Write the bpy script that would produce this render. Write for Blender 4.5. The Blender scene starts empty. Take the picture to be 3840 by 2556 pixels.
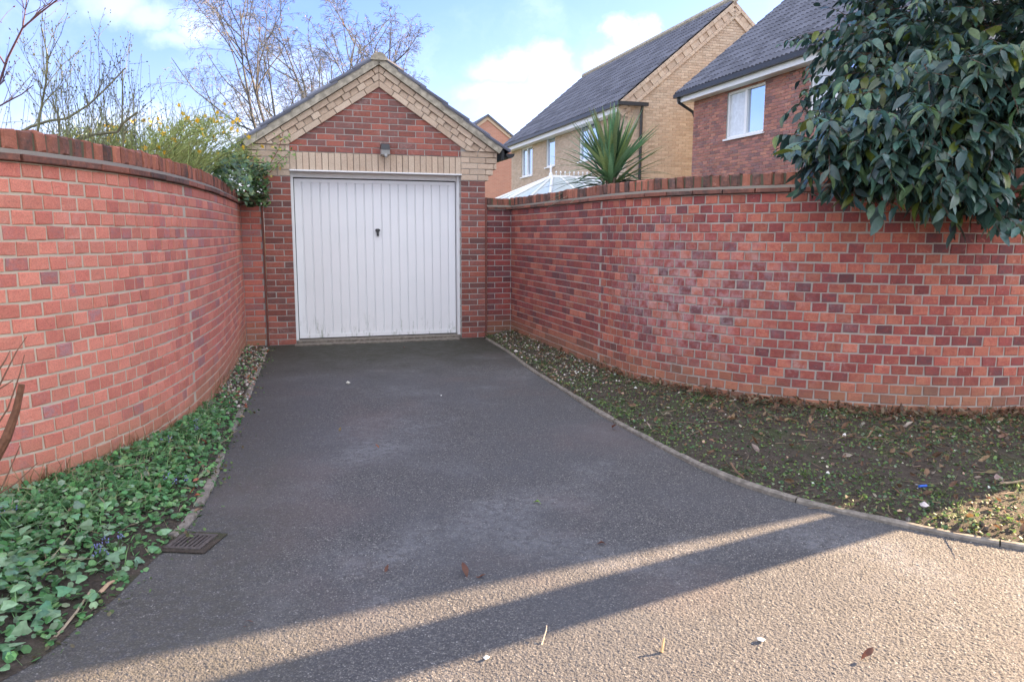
import bpy, math, random
import numpy as np
from mathutils import Matrix, Vector

random.seed(7); RNG = np.random.default_rng(7)
SC = bpy.context.scene
COL = SC.collection
rad = math.radians

# ------------------------------------------------------------------ camera, sky, sun, exposure
F_PX, CX, CY = 2773.0, 1920.0, 1278.0            # focal length and centre in pixels of the 3840 wide photo
PITCH, ROLL, EYE = 0.1442, 0.0036, 1.4104
def cam_rot():
    B = np.array([[1, 0, 0], [0, 0, -1], [0, 1, 0]], float)
    c, s = math.cos(PITCH), math.sin(PITCH)
    P = np.array([[1, 0, 0], [0, c, -s], [0, s, c]])
    c, s = math.cos(ROLL), math.sin(ROLL)
    Q = np.array([[c, -s, 0], [s, c, 0], [0, 0, 1]])
    return Q @ P @ B                                # world -> (right, down, forward)
RR = cam_rot()
cam_data = bpy.data.cameras.new('camera'); cam = bpy.data.objects.new('camera', cam_data); COL.objects.link(cam)
cam_data.sensor_width = 36; cam_data.lens = F_PX / 3840 * 36
cam_data.clip_start = 0.05; cam_data.clip_end = 2000
M = Matrix.Identity(4)
for i in range(3):
    M[i][0] = RR[0][i]; M[i][1] = -RR[1][i]; M[i][2] = -RR[2][i]
M[2][3] = EYE
cam.matrix_world = M
SC.camera = cam
def ray(x, y): return RR.T @ np.array([(x - CX) / F_PX, (y - CY) / F_PX, 1.0])
def at(x, y, Y):                                   # point at distance Y straight ahead seen at photo pixel x, y
    d = ray(x, y); return np.array([0, 0, EYE]) + d * (Y / d[1])
def project(p):
    v = RR @ (np.asarray(p) - np.array([0, 0, EYE]))
    return CX + F_PX * v[0] / v[2], CY + F_PX * v[1] / v[2], v[2]

SUN_AZ, SUN_EL = rad(28.7), rad(20.0)              # from +X towards +Y ; the sun stands to the right
TO_SUN = np.array([math.cos(SUN_EL) * math.cos(SUN_AZ), math.cos(SUN_EL) * math.sin(SUN_AZ), math.sin(SUN_EL)])
SUN_STRENGTH, SKY_STRENGTH, EXPOSURE = 2.3, 0.12, 3.82
sun_data = bpy.data.lights.new('sun', 'SUN'); sun = bpy.data.objects.new('sun', sun_data); COL.objects.link(sun)
sun_data.energy = SUN_STRENGTH; sun_data.angle = rad(0.28); sun_data.color = (1.0, 0.72, 0.45)
sun.rotation_euler = Vector(TO_SUN).to_track_quat('Z', 'Y').to_euler()

class NT:
    def __init__(s, tree): s.t = tree; tree.nodes.clear()
    def n(s, typ, ins=None, **props):
        nd = s.t.nodes.new(typ)
        for k, v in props.items(): setattr(nd, k, v)
        for k, v in (ins or {}).items():
            sock = nd.inputs[k]
            if isinstance(v, bpy.types.NodeSocket): s.t.links.new(v, sock)
            else: sock.default_value = v
        return nd
    def math(s, op, a, b=0.0, c=0.0, clamp=False):
        return s.n('ShaderNodeMath', {0: a, 1: b, 2: c}, operation=op, use_clamp=clamp).outputs[0]
    def vmath(s, op, a, b=(0, 0, 0)): return s.n('ShaderNodeVectorMath', {0: a, 1: b}, operation=op)
    def noise(s, vec, scale, detail=3, rough=0.55, out='Fac'):
        return s.n('ShaderNodeTexNoise', {'Vector': vec, 'Scale': scale, 'Detail': detail, 'Roughness': rough}).outputs[out]
    def ramp(s, fac, stops, interp='LINEAR'):
        nd = s.n('ShaderNodeValToRGB', {'Fac': fac}); cr = nd.color_ramp; cr.interpolation = interp
        while len(cr.elements) < len(stops): cr.elements.new(0.5)
        for e, (p, c) in zip(cr.elements, stops):
            e.position = p; e.color = (*c, 1) if len(c) == 3 else c
        return nd.outputs[0]
    def mix(s, fac, a, b, mode='MIX'):
        nd = s.n('ShaderNodeMix', {0: fac}, data_type='RGBA', blend_type=mode)
        for k, v in ((6, a), (7, b)):
            if isinstance(v, bpy.types.NodeSocket): s.t.links.new(v, nd.inputs[k])
            else: nd.inputs[k].default_value = (*v, 1) if len(v) == 3 else v
        return nd.outputs[2]
    def mrange(s, v, a, b, c=0.0, d=1.0, smooth=True):
        nd = s.n('ShaderNodeMapRange', {'Value': v, 'From Min': a, 'From Max': b, 'To Min': c, 'To Max': d})
        nd.interpolation_type = 'SMOOTHSTEP' if smooth else 'LINEAR'
        return nd.outputs[0]

def build_sky():
    w = bpy.data.worlds.new('World'); SC.world = w; w.use_nodes = True
    t = NT(w.node_tree)
    tc = t.n('ShaderNodeTexCoord').outputs['Generated']
    sky = t.n('ShaderNodeTexSky', sky_type='NISHITA', sun_disc=False)
    sky.sun_elevation = SUN_EL; sky.sun_rotation = math.pi / 2 - SUN_AZ
    sky.air_density = 1.0; sky.dust_density = 0.6; sky.ozone_density = 1.5
    base = t.n('ShaderNodeHueSaturation', {'Saturation': 1.22, 'Value': 0.235, 'Color': sky.outputs[0]}).outputs[0]
    base = t.mix(1.0, base, (.84, .715, 1.02), 'MULTIPLY')
    sep = t.n('ShaderNodeSeparateXYZ', {0: tc})
    # clouds: thin puffs before us; denser noise cover out of view adds fill light
    ay = t.math('MAXIMUM', sep.outputs[1], 0.05)
    px = t.math('DIVIDE', sep.outputs[0], ay); pz = t.math('DIVIDE', sep.outputs[2], ay)
    p = t.n('ShaderNodeCombineXYZ', {0: px, 1: pz, 2: 0.0}).outputs[0]
    wob = t.n('ShaderNodeTexNoise', {'Vector': p, 'Scale': 14.0, 'Detail': 6.0, 'Roughness': 0.62}).outputs['Color']
    wob = t.vmath('SUBTRACT', wob, (0.5, 0.5, 0.5)).outputs[0]
    wob = t.vmath('MULTIPLY', wob, (0.09, 0.06, 0)).outputs[0]
    pw = t.vmath('ADD', p, wob).outputs[0]
    tot = None
    puffs = [  # centre x, y and radii in photo pixels, strength
        (430, 10, 210, 95, .75), (560, 60, 150, 75, .7), (730, 90, 130, 90, .8), (640, 140, 110, 50, .6), (200, 30, 110, 60, .35),
        (1900, 245, 170, 75, .95), (2060, 225, 120, 80, .95), (2120, 300, 170, 80, .8), (1830, 340, 130, 60, .6), (2010, 400, 300, 130, .75),
        (2330, 110, 85, 65, 1.0), (2400, 90, 70, 60, 1.0), (2370, 165, 95, 55, .85), (2290, 230, 110, 70, .8), (2180, 330, 190, 90, .8),
        (1010, 420, 190, 120, .9), (900, 360, 120, 90, .7), (1150, 330, 120, 100, .6), (980, 480, 260, 70, .95), (1480, 330, 150, 70, .4),
        (1100, 210, 150, 60, .4), (500, 470, 500, 90, .6), (2050, 520, 420, 90, .7)]
    for x, y, rx, ry, st in puffs:
        d = ray(x, y); c = (d[0] / d[1], d[2] / d[1], 0)
        k = F_PX
        q = t.vmath('SUBTRACT', pw, c).outputs[0]
        q = t.vmath('MULTIPLY', q, (k / rx, k / ry, 0)).outputs[0]
        ln = t.vmath('LENGTH', q).outputs['Value']
        m = t.mrange(ln, 1.08, 0.18, 0.0, st * .31)
        tot = m if tot is None else t.math('MAXIMUM', tot, m)
    front = t.mrange(sep.outputs[1], 0.3, 0.5)
    tot = t.math('MULTIPLY', tot, front)
    # sky out of view: cloud kept dense to brighten the shaded scene
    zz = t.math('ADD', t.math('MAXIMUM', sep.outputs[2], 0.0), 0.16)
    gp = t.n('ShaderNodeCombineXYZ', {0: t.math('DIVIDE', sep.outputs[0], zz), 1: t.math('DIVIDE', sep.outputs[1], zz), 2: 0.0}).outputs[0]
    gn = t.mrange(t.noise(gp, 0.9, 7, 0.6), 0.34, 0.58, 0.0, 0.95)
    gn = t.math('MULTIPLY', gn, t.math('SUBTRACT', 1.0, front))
    wisps = t.mrange(t.noise(pw, 5.0, 6, 0.62), 0.45, 0.8, 0.0, 0.16)
    wisps = t.math('MULTIPLY', wisps, front)
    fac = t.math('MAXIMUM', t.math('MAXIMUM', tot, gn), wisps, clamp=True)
    haze = t.mrange(sep.outputs[2], 0.16, -0.02, 0.0, 0.55)
    col = t.mix(haze, base, (*SKY_HAZE, 1))
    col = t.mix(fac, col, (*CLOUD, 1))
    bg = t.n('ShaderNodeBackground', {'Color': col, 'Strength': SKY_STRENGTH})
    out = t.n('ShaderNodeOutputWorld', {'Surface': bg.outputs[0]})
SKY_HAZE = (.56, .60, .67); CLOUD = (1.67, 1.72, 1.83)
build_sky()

SC.view_settings.view_transform = 'Standard'; SC.view_settings.look = 'None'
SC.view_settings.exposure = EXPOSURE; SC.view_settings.gamma = 1.0; SC.view_settings.use_curve_mapping = False
SC.render.engine = 'CYCLES'
SC.cycles.max_bounces = 8; SC.cycles.diffuse_bounces = 4; SC.cycles.transparent_max_bounces = 8
SC.cycles.use_denoising = True

# ------------------------------------------------------------------ helpers
YAW = 0.3009
O = np.array([-2.7426, 9.3137, 0.0])
EX = np.array([math.cos(YAW), math.sin(YAW), 0.0]); EY = np.array([-math.sin(YAW), math.cos(YAW), 0.0]); EZ = np.array([0, 0, 1.0])
def G(u, v, z=0.0): return O + EX * u + EY * v + EZ * z          # garage axes: u along its front, v into it
def frame(o, x, y, z):
    m = np.eye(4); m[:3, 0] = x; m[:3, 1] = y; m[:3, 2] = z; m[:3, 3] = o; return m
def rotz(a):
    c, s = math.cos(a), math.sin(a); m = np.eye(4); m[:2, :2] = [[c, -s], [s, c]]; return m

def label(o, lab=None, cat=None, group=None, kind=None):
    if lab: o['label'] = lab
    if cat: o['category'] = cat
    if group: o['group'] = group
    if kind: o['kind'] = kind
    return o
PW = {}                                               # world matrix (numpy) of every thing used as parent
def link(o, parent=None, mw=None):
    COL.objects.link(o)
    mw = np.eye(4) if mw is None else mw
    if parent is not None:
        o.parent = parent
        mb = np.linalg.inv(PW[parent.name]) @ mw
    else: mb = mw
    o.matrix_basis = Matrix(mb.tolist()); PW[o.name] = mw
    return o
def thing(name, lab, cat, loc=(0, 0, 0), yaw=0.0, group=None):
    o = bpy.data.objects.new(name, None); o.empty_display_size = 0.2
    m = rotz(yaw); m[:3, 3] = loc
    link(o, None, m); return label(o, lab, cat, group)
def obj(name, me, parent=None, mw=None):
    return link(bpy.data.objects.new(name, me), parent, mw)

class MB:
    """collects polygons (with one colour per piece) and turns them into one mesh"""
    def __init__(s): s.v = []; s.f = []; s.c = []; s.nv = 0
    def add(s, V, F, m=None, col=(0.5, 0.5, 0.5)):
        V = np.asarray(V, float)
        if m is not None: V = V @ m[:3, :3].T + m[:3, 3]
        b = s.nv
        s.v.append(V); s.f.extend([tuple(i + b for i in f) for f in F])
        s.c.append(np.tile(np.asarray(col, float)[:3], (len(V), 1))); s.nv += len(V)
    def batch(s, V, F, mats, cols):
        V = np.asarray(V, float); mats = np.asarray(mats, float); k = len(mats); n = len(V)
        if k == 0: return
        W = np.einsum('kij,nj->kni', mats[:, :3, :3], V) + mats[:, None, :3, 3]
        b = s.nv
        for i in range(k):
            o = b + i * n
            s.f.extend([tuple(j + o for j in f) for f in F])
        s.v.append(W.reshape(-1, 3)); s.c.append(np.repeat(np.asarray(cols, float)[:, :3], n, axis=0)); s.nv += k * n
    def box(s, a, b, m=None, col=(0.5, 0.5, 0.5)):
        (x0, y0, z0), (x1, y1, z1) = a, b
        V = [(x0, y0, z0), (x1, y0, z0), (x1, y1, z0), (x0, y1, z0), (x0, y0, z1), (x1, y0, z1), (x1, y1, z1), (x0, y1, z1)]
        s.add(V, [(0, 3, 2, 1), (4, 5, 6, 7), (0, 1, 5, 4), (1, 2, 6, 5), (2, 3, 7, 6), (3, 0, 4, 7)], m, col)
    def tube(s, pts, rads, n=5, col=(0.5, 0.5, 0.5), cap=True):
        pts = np.asarray(pts, float); k = len(pts)
        if np.isscalar(rads): rads = [rads] * k
        T = np.gradient(pts, axis=0); T /= np.linalg.norm(T, axis=1, keepdims=True) + 1e-9
        a = np.array([0, 0, 1.0]) if abs(T[0][2]) < 0.9 else np.array([1.0, 0, 0])
        A = np.cross(T, a); A /= np.linalg.norm(A, axis=1, keepdims=True) + 1e-9
        Bn = np.cross(T, A)
        th = np.arange(n) * 2 * math.pi / n
        ring = np.cos(th)[None, :, None] * A[:, None] + np.sin(th)[None, :, None] * Bn[:, None]
        V = (pts[:, None] + ring * np.asarray(rads)[:, None, None]).reshape(-1, 3)
        F = [(i * n + j, i * n + (j + 1) % n, (i + 1) * n + (j + 1) % n, (i + 1) * n + j) for i in range(k - 1) for j in range(n)]
        if cap: F += [tuple(range(n - 1, -1, -1)), tuple((k - 1) * n + j for j in range(n))]
        s.add(V, F, None, col)
    def mesh(s, name, mat, smooth=False):
        me = bpy.data.meshes.new(name)
        V = np.concatenate(s.v) if s.v else np.zeros((0, 3))
        me.from_pydata(V.tolist(), [], s.f)
        a = me.color_attributes.new('col', 'FLOAT_COLOR', 'POINT')
        C = np.concatenate(s.c) if s.c else np.zeros((0, 3))
        a.data.foreach_set('color', np.concatenate([C, np.ones((len(C), 1))], 1).astype(np.float32).ravel())
        if mat: me.materials.append(mat)
        if smooth: me.shade_smooth()
        return me
    def build(s, name, mat, parent=None, smooth=False, mw=None):
        """vertices are in world space unless mw is given"""
        me = s.mesh(name, mat, smooth)
        if mw is None and parent is not None:
            o = bpy.data.objects.new(name, me)
            pm = PW[parent.name]
            me.transform(Matrix(np.linalg.inv(pm).tolist()))
            return link(o, parent, pm)
        return obj(name, me, parent, mw)

def sdist(a, b): return float(np.linalg.norm(np.asarray(a) - np.asarray(b)))
class Path:
    """smooth plan curve through points, walked by arc length"""
    def __init__(s, pts, n=24):
        P = np.array([(p[0], p[1]) for p in pts], float)
        Q = np.vstack([2 * P[0] - P[1], P, 2 * P[-1] - P[-2]])
        out = []
        for i in range(1, len(Q) - 2):
            for t in np.linspace(0, 1, n, endpoint=False):
                p0, p1, p2, p3 = Q[i - 1], Q[i], Q[i + 1], Q[i + 2]
                out.append(0.5 * (2 * p1 + (p2 - p0) * t + (2 * p0 - 5 * p1 + 4 * p2 - p3) * t * t + (3 * p1 - p0 - 3 * p2 + p3) * t ** 3))
        out.append(P[-1]); s.p = np.array(out)
        s.s = np.concatenate([[0], np.cumsum(np.linalg.norm(np.diff(s.p, axis=0), axis=1))]); s.len = s.s[-1]
    def pos(s, t): return np.array([np.interp(t, s.s, s.p[:, 0]), np.interp(t, s.s, s.p[:, 1]), 0.0])
    def tan(s, t):
        d = s.pos(min(t + 0.02, s.len)) - s.pos(max(t - 0.02, 0)); return d / np.linalg.norm(d)
    def fr(s, t, z=0.0, out=0.0):                       # x along the path, y into the wall, z up
        x = s.tan(t); y = np.cross(EZ, x); return frame(s.pos(t) + EZ * z - y * out, x, y, EZ)
    def nearest(s, p):
        d = np.hypot(s.p[:, 0] - p[0], s.p[:, 1] - p[1]); return s.s[int(d.argmin())], d.min()

# ------------------------------------------------------------------ materials
def new_mat(name):
    m = bpy.data.materials.new(name); m.use_nodes = True; return m, NT(m.node_tree)
def finish(t, col, rough=0.85, bump=None, bstr=0.4, bdist=0.01, **kw):
    ins = {'Base Color': col, 'Roughness': rough}
    for k, v in kw.items(): ins[k.replace('_', ' ')] = v
    if bump is not None:
        ins['Normal'] = t.n('ShaderNodeBump', {'Strength': bstr, 'Distance': bdist, 'Height': bump}).outputs[0]
    if not isinstance(col, bpy.types.NodeSocket) and len(col) == 3: ins['Base Color'] = (*col, 1)
    b = t.n('ShaderNodeBsdfPrincipled', ins)
    t.n('ShaderNodeOutputMaterial', {'Surface': b.outputs[0]})
    return b
def pos_of(t): return t.n('ShaderNodeNewGeometry').outputs['Position']
def piece_col(t, src):
    """colour of one piece: read from the object (single pieces) or from the mesh (joined pieces)"""
    if src == 'obj': return t.n('ShaderNodeObjectInfo').outputs['Color']
    return t.n('ShaderNodeAttribute', attribute_name='col').outputs['Color']

RED = [(0.0, (.64, .235, .165)), (0.3, (.60, .20, .14)), (0.65, (.55, .17, .125)), (0.9, (.47, .165, .14)), (1.0, (.40, .19, .185))]
REDR = [(0.0, (.44, .14, .088)), (0.25, (.345, .085, .062)), (0.55, (.285, .062, .053)), (0.8, (.22, .052, .050)), (1.0, (.15, .055, .060))]
RED2 = [(0.0, (.40, .125, .085)), (0.4, (.34, .108, .078)), (0.7, (.26, .092, .075)), (1.0, (.18, .085, .075))]
BUFF = [(0.0, (.62, .49, .37)), (0.4, (.58, .45, .34)), (0.7, (.56, .42, .31)), (1.0, (.49, .37, .27))]
def brick_mat(name, stops, src, bloom=0.25, val=.22, soil=False, chalk=None):
    m, t = new_mat(name); P = pos_of(t)
    pc = t.n('ShaderNodeSeparateColor', {0: piece_col(t, src)})
    n1 = t.noise(P, 38, 4, 0.6); n2 = t.noise(P, 160, 3, 0.6); n3 = t.noise(P, 1.7, 4, 0.6)
    fac = t.math('ADD', pc.outputs[0], t.math('ADD', t.math('MULTIPLY', t.math('SUBTRACT', n1, 0.5), 0.9), t.math('MULTIPLY', t.math('SUBTRACT', t.noise(P, 11, 3, .5), 0.5), 0.7)), clamp=True)
    n4 = t.n('ShaderNodeTexNoise', {'Vector': P, 'Scale': 17.0, 'Detail': 5.0, 'Roughness': 0.7, 'Distortion': 2.2}).outputs['Fac']
    c = t.ramp(fac, stops)
    hsv = t.n('ShaderNodeHueSaturation', {'Value': t.mrange(pc.outputs[1], 0, 1, 1 - val, 1 + val, False), 'Color': c}).outputs[0]
    c = t.mix(t.mrange(n2, 0.35, 0.75, 0.0, 0.35), hsv, (.09, .045, .035), 'MIX')
    c = t.mix(t.mrange(n4, 0.60, 0.70, 0.0, 0.35), c, (.10, .045, .035))          # sand creases
    c = t.mix(t.mrange(n4, 0.40, 0.30, 0.0, 0.30), c, (.62, .36, .27))
    bl = t.math('MULTIPLY', t.mrange(n3, 0.50, 0.78, 0.0, 1.0), t.mrange(t.noise(P, 26, 5, 0.65), 0.40, 0.72))
    bl = t.math('MULTIPLY', bl, t.math('ADD', 0.25, pc.outputs[2]))
    c = t.mix(t.math('MULTIPLY', bl, bloom, clamp=True), c, (.62, .55, .52))
    if chalk:                                         # salts leached out in one broad patch of the wall
        dist = t.vmath('LENGTH', t.vmath('MULTIPLY', t.vmath('SUBTRACT', P, chalk[0]).outputs[0], (1, 1, 1.5)).outputs[0]).outputs['Value']
        ck = t.math('MULTIPLY', t.mrange(t.math('ADD', dist, t.math('MULTIPLY', t.math('SUBTRACT', n3, .5), 2.2)), chalk[1], .15), t.mrange(t.noise(P, 15, 6, .7), .38, .66))
        c = t.mix(t.math('MULTIPLY', ck, .36), c, (.60, .52, .53))
    if soil:                                          # earth splashed on the lowest courses
        z = t.n('ShaderNodeSeparateXYZ', {0: P}).outputs[2]
        zz = t.math('ADD', z, t.math('MULTIPLY', t.math('SUBTRACT', n3, 0.5), 0.5))
        c = t.mix(t.mrange(zz, 0.42, 0.08, 0.0, 0.55), c, (.30, .17, .09))
    h = t.math('ADD', t.math('ADD', t.math('MULTIPLY', n1, 0.6), t.math('MULTIPLY', n4, 1.6)), t.math('MULTIPLY', n2, 0.5))
    finish(t, c, 0.9, h, 0.6, 0.007)
    return m
def mortar_mat(name, col):
    m, t = new_mat(name); P = pos_of(t)
    n1 = t.noise(P, 3.0, 4); n2 = t.noise(P, 120, 3)
    c = t.mix(t.mrange(n1, 0.35, 0.7, 0, 0.5), col, tuple(x * 0.72 for x in col))
    c = t.mix(t.mrange(n2, 0.4, 0.8, 0, 0.35), c, tuple(x * 1.25 for x in col))
    finish(t, c, 0.95, n2, 0.5, 0.005); return m
def flat_mat(name, col, rough=0.6, vary=0.15, scale=20, **kw):
    m, t = new_mat(name); P = pos_of(t); n = t.noise(P, scale, 4, 0.6)
    c = t.mix(t.mrange(n, 0.3, 0.75, 0, 1), tuple(x * (1 - vary) for x in col), tuple(min(1, x * (1 + vary)) for x in col))
    finish(t, c, rough, n, 0.15, 0.004, **kw); return m
def leaf_mat(name, src, rough=0.45, trans=0.25, vary=0.25):
    m, t = new_mat(name); P = pos_of(t); c = piece_col(t, src)
    n = t.noise(P, 60, 3)
    c = t.n('ShaderNodeHueSaturation', {'Value': t.mrange(n, 0.25, 0.75, 1 - vary, 1 + vary, False), 'Color': c}).outputs[0]
    b = t.n('ShaderNodeBsdfPrincipled', {'Base Color': c, 'Roughness': rough})
    tr = t.n('ShaderNodeBsdfTranslucent', {'Color': c})
    mx = t.n('ShaderNodeMixShader', {0: trans, 1: b.outputs[0], 2: tr.outputs[0]})
    t.n('ShaderNodeOutputMaterial', {'Surface': mx.outputs[0]}); return m
def bark_mat(name, src='attr', rough=0.9):
    m, t = new_mat(name); P = pos_of(t); n = t.noise(P, 45, 4, 0.65)
    c = t.n('ShaderNodeHueSaturation', {'Value': t.mrange(n, 0.3, 0.7, 0.65, 1.3, False), 'Color': piece_col(t, src)}).outputs[0]
    finish(t, c, rough, n, 0.5, 0.004); return m

MAT = {}
for s in ('obj', 'attr'):
    MAT['wallL_' + s] = brick_mat('salmon_brick_' + s, RED, s, 0.30, .13, soil=True)
    MAT['wallR_' + s] = brick_mat('crimson_brick_' + s, REDR, s, 0.40, .22, soil=True, chalk=((1.45, 6.2, .95), 1.15))
    MAT['gar_' + s] = brick_mat('garage_brick_' + s, RED2, s, 0.35)
    MAT['buff_' + s] = brick_mat('buff_brick_' + s, BUFF, s, 0.2, .10)
    MAT['red_' + s] = brick_mat('house_brick_' + s, [(0.0, (.46, .21, .145)), (0.5, (.39, .165, .13)), (0.8, (.31, .145, .13)), (1.0, (.25, .135, .13))], s, 0.3)
    MAT['cope_' + s] = brick_mat('coping_brick_' + s, [(0, (.36, .13, .08)), (0.5, (.27, .10, .065)), (0.8, (.17, .075, .055)), (1, (.09, .055, .045))], s, 0.35)
    MAT['leaf_' + s] = leaf_mat('leaf_' + s, s, 0.30, 0.18)
    MAT['soft_' + s] = leaf_mat('soft_leaf_' + s, s, 0.6, 0.35)
    MAT['bark_' + s] = bark_mat('bark_' + s, s)
MAT['mortar'] = mortar_mat('lime_mortar', (.50, .43, .335))
MAT['mortar_r'] = mortar_mat('greyed_mortar', (.37, .325, .28))
MAT['moss_mortar'] = mortar_mat('mossy_joint', (.105, .095, .06))
MAT['mortar_d'] = mortar_mat('dark_joint', (.17, .14, .11))
MAT['mortar_g'] = mortar_mat('grey_mortar', (.40, .38, .35))
MAT['fillet'] = mortar_mat('weathered_mortar', (.19, .165, .135))
MAT['white'] = flat_mat('white_paint', (.80, .80, .80), 0.4, 0.03, 8)
MAT['upvc'] = flat_mat('white_plastic', (.78, .78, .78), 0.35, 0.02, 5)
MAT['black'] = flat_mat('black_plastic', (.022, .023, .027), 0.4, 0.2, 12)
MAT['conc'] = flat_mat('old_concrete', (.19, .165, .138), 0.9, 0.35, 25)
MAT['verge'] = flat_mat('lichen_concrete', (.36, .32, .255), 0.92, 0.35, 14)
MAT['mastic'] = flat_mat('red_brown_mastic', (.17, .055, .04), 0.8, 0.15, 30)
MAT['iron'] = flat_mat('rusty_iron', (.075, .062, .055), 0.75, 0.4, 60)
MAT['dark'] = flat_mat('gap_shade', (.012, .011, .010), 1.0, 0.1, 10)  # near-black colour that stands in for the shade inside gaps
MAT['lens'] = flat_mat('frosted_lens', (.33, .33, .32), 0.25, 0.06, 30)

def pane_mat():
    m, t = new_mat('window_pane'); P = pos_of(t)
    n = t.noise(P, 1.2, 2)
    finish(t, t.mix(n, (.50, .58, .68), (.64, .72, .80)), 0.05, n, 0.01, 0.01, Metallic=1.0); return m
MAT['pane'] = pane_mat()
MAT['pane_net'] = flat_mat('net_curtain_behind_glass', (.66, .69, .72), .08, .10, 9)
def tile_mat(name, src):
    m, t = new_mat(name); P = pos_of(t)
    pc = t.n('ShaderNodeSeparateColor', {0: piece_col(t, src)})
    n = t.noise(P, 30, 4, 0.65)
    c = t.mix(t.math('ADD', t.math('MULTIPLY', pc.outputs[0], 0.6), t.math('MULTIPLY', n, 0.4)), (.045, .047, .062), (.14, .145, .18))
    c = t.mix(t.mrange(t.noise(P, 11, 5, 0.7), 0.66, 0.74, 0, 0.6), c, (.36, .37, .36))      # specks of lichen
    finish(t, c, 0.7, n, 0.3, 0.004); return m
for s in ('obj', 'attr'): MAT['tile_' + s] = tile_mat('roof_tile_' + s, s)
def door_mat():
    m, t = new_mat('white_door_paint'); P = pos_of(t)
    sp = t.n('ShaderNodeSeparateXYZ', {0: P})
    st = t.n('ShaderNodeCombineXYZ', {0: t.math('MULTIPLY', sp.outputs[0], 22.0), 1: t.math('MULTIPLY', sp.outputs[1], 22.0), 2: t.math('MULTIPLY', sp.outputs[2], 5.0)}).outputs[0]
    n = t.noise(st, 1.0, 5, 0.7)
    g = t.math('MULTIPLY', t.mrange(sp.outputs[2], 0.42, 0.06), t.mrange(n, 0.52, 0.72))     # algae creeping up from the ground
    c = t.mix(t.mrange(t.noise(P, 2.5, 4), 0.3, 0.75, 0, 0.5), (.80, .80, .81), (.74, .75, .76))
    c = t.mix(t.math('MULTIPLY', g, 0.8), c, (.20, .24, .17))
    finish(t, c, 0.38); return m
MAT['door'] = door_mat()
def asphalt_mat():
    m, t = new_mat('worn_asphalt'); P = pos_of(t)
    v = t.n('ShaderNodeTexVoronoi', {'Vector': P, 'Scale': 165.0, 'Randomness': 1.0})
    v2 = t.n('ShaderNodeTexVoronoi', {'Vector': P, 'Scale': 105.0, 'Randomness': 1.0})
    cs = t.n('ShaderNodeSeparateColor', {0: v.outputs['Color']})
    agg = t.ramp(cs.outputs[0], [(0, (.046, .044, .046)), (0.5, (.090, .085, .085)), (0.82, (.142, .132, .124)), (0.96, (.215, .20, .183)), (1.0, (.34, .32, .30))])
    big = t.noise(P, 0.55, 6, 0.62); mid = t.noise(P, 2.3, 7, 0.66); fine = t.noise(P, 22, 6, 0.7)
    c = t.mix(t.mrange(v.outputs['Distance'], 0.38, 0.72, 0, 0.75), agg, (.030, .029, .031))
    c = t.mix(t.mrange(t.noise(P, 95, 2, .5), .56, .70, 0, .8), c, (.036, .034, .034))
    c = t.mix(t.mrange(big, 0.36, 0.66, 0.0, 0.55), c, (.072, .073, .080))
    c = t.mix(t.math('MULTIPLY', t.mrange(fine, .40, .70), t.mrange(mid, 0.36, 0.6, 0, .35)), c, (.058, .054, .056))
    # worn dusty patches, rusty tyre smears, darker tracks
    pale = t.math('MULTIPLY', t.mrange(t.noise(t.vmath('ADD', P, (3.1, 8.2, 0)).outputs[0], 1.1, 7, .64), 0.47, 0.70), t.mrange(fine, 0.33, 0.62))
    c = t.mix(t.math('MULTIPLY', pale, 0.42), c, (.22, .22, .235))
    rust = t.noise(t.vmath('ADD', P, (7.3, 2.1, 0)).outputs[0], 0.9, 5, 0.6)
    c = t.mix(t.math('MULTIPLY', t.mrange(rust, 0.50, 0.68), 0.30), c, (.120, .086, .080))
    du = t.vmath('DOT_PRODUCT', t.vmath('SUBTRACT', P, tuple(O)).outputs[0], tuple(EX)).outputs['Value']
    dv = t.vmath('DOT_PRODUCT', t.vmath('SUBTRACT', P, tuple(O)).outputs[0], tuple(EY)).outputs['Value']
    # moss and dirt where the drive meets the garage and along its left edge: distance measured along the garage axes
    ms = t.math('ADD', dv, t.math('MULTIPLY', t.math('SUBTRACT', mid, 0.5), 2.4))
    blot = t.mrange(t.noise(P, 8, 6, 0.72), 0.30, 0.60)
    c = t.mix(t.math('MULTIPLY', t.mrange(ms, -2.9, -0.7, 0, 1.0), t.math('ADD', 0.60, t.math('MULTIPLY', blot, 0.40))), c, (.030, .029, .018))
    el = t.math('ADD', du, t.math('MULTIPLY', t.math('SUBTRACT', mid, 0.5), 0.7))
    c = t.mix(t.math('MULTIPLY', t.mrange(el, .10, -.45, 0, 0.6), t.mrange(fine, .3, .6)), c, (.060, .055, .042))
    h = t.math('ADD', t.math('MULTIPLY', v.outputs['Distance'], -1.0), t.math('MULTIPLY', v2.outputs['Distance'], -1.0))
    finish(t, c, 0.85, h, 0.5, 0.004); return m
MAT['asphalt'] = asphalt_mat()
def soil_mat():
    m, t = new_mat('garden_soil'); P = pos_of(t)
    n = t.noise(P, 7, 7, 0.7); n2 = t.noise(P, 60, 5, 0.7); n3 = t.noise(P, 2.2, 5, 0.6)
    c = t.ramp(n2, [(0.25, (.026, .018, .013)), (0.5, (.058, .043, .031)), (0.75, (.12, .092, .070))])
    c = t.mix(t.mrange(n3, 0.52, 0.66, 0, 0.75), c, (.045, .06, .018))
    c = t.mix(t.mrange(n, 0.6, 0.75, 0, 0.5), c, (.13, .105, .08))
    finish(t, c, 0.95, t.math('ADD', n, n2), 1.0, 0.02); return m
MAT['soil'] = soil_mat()
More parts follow.
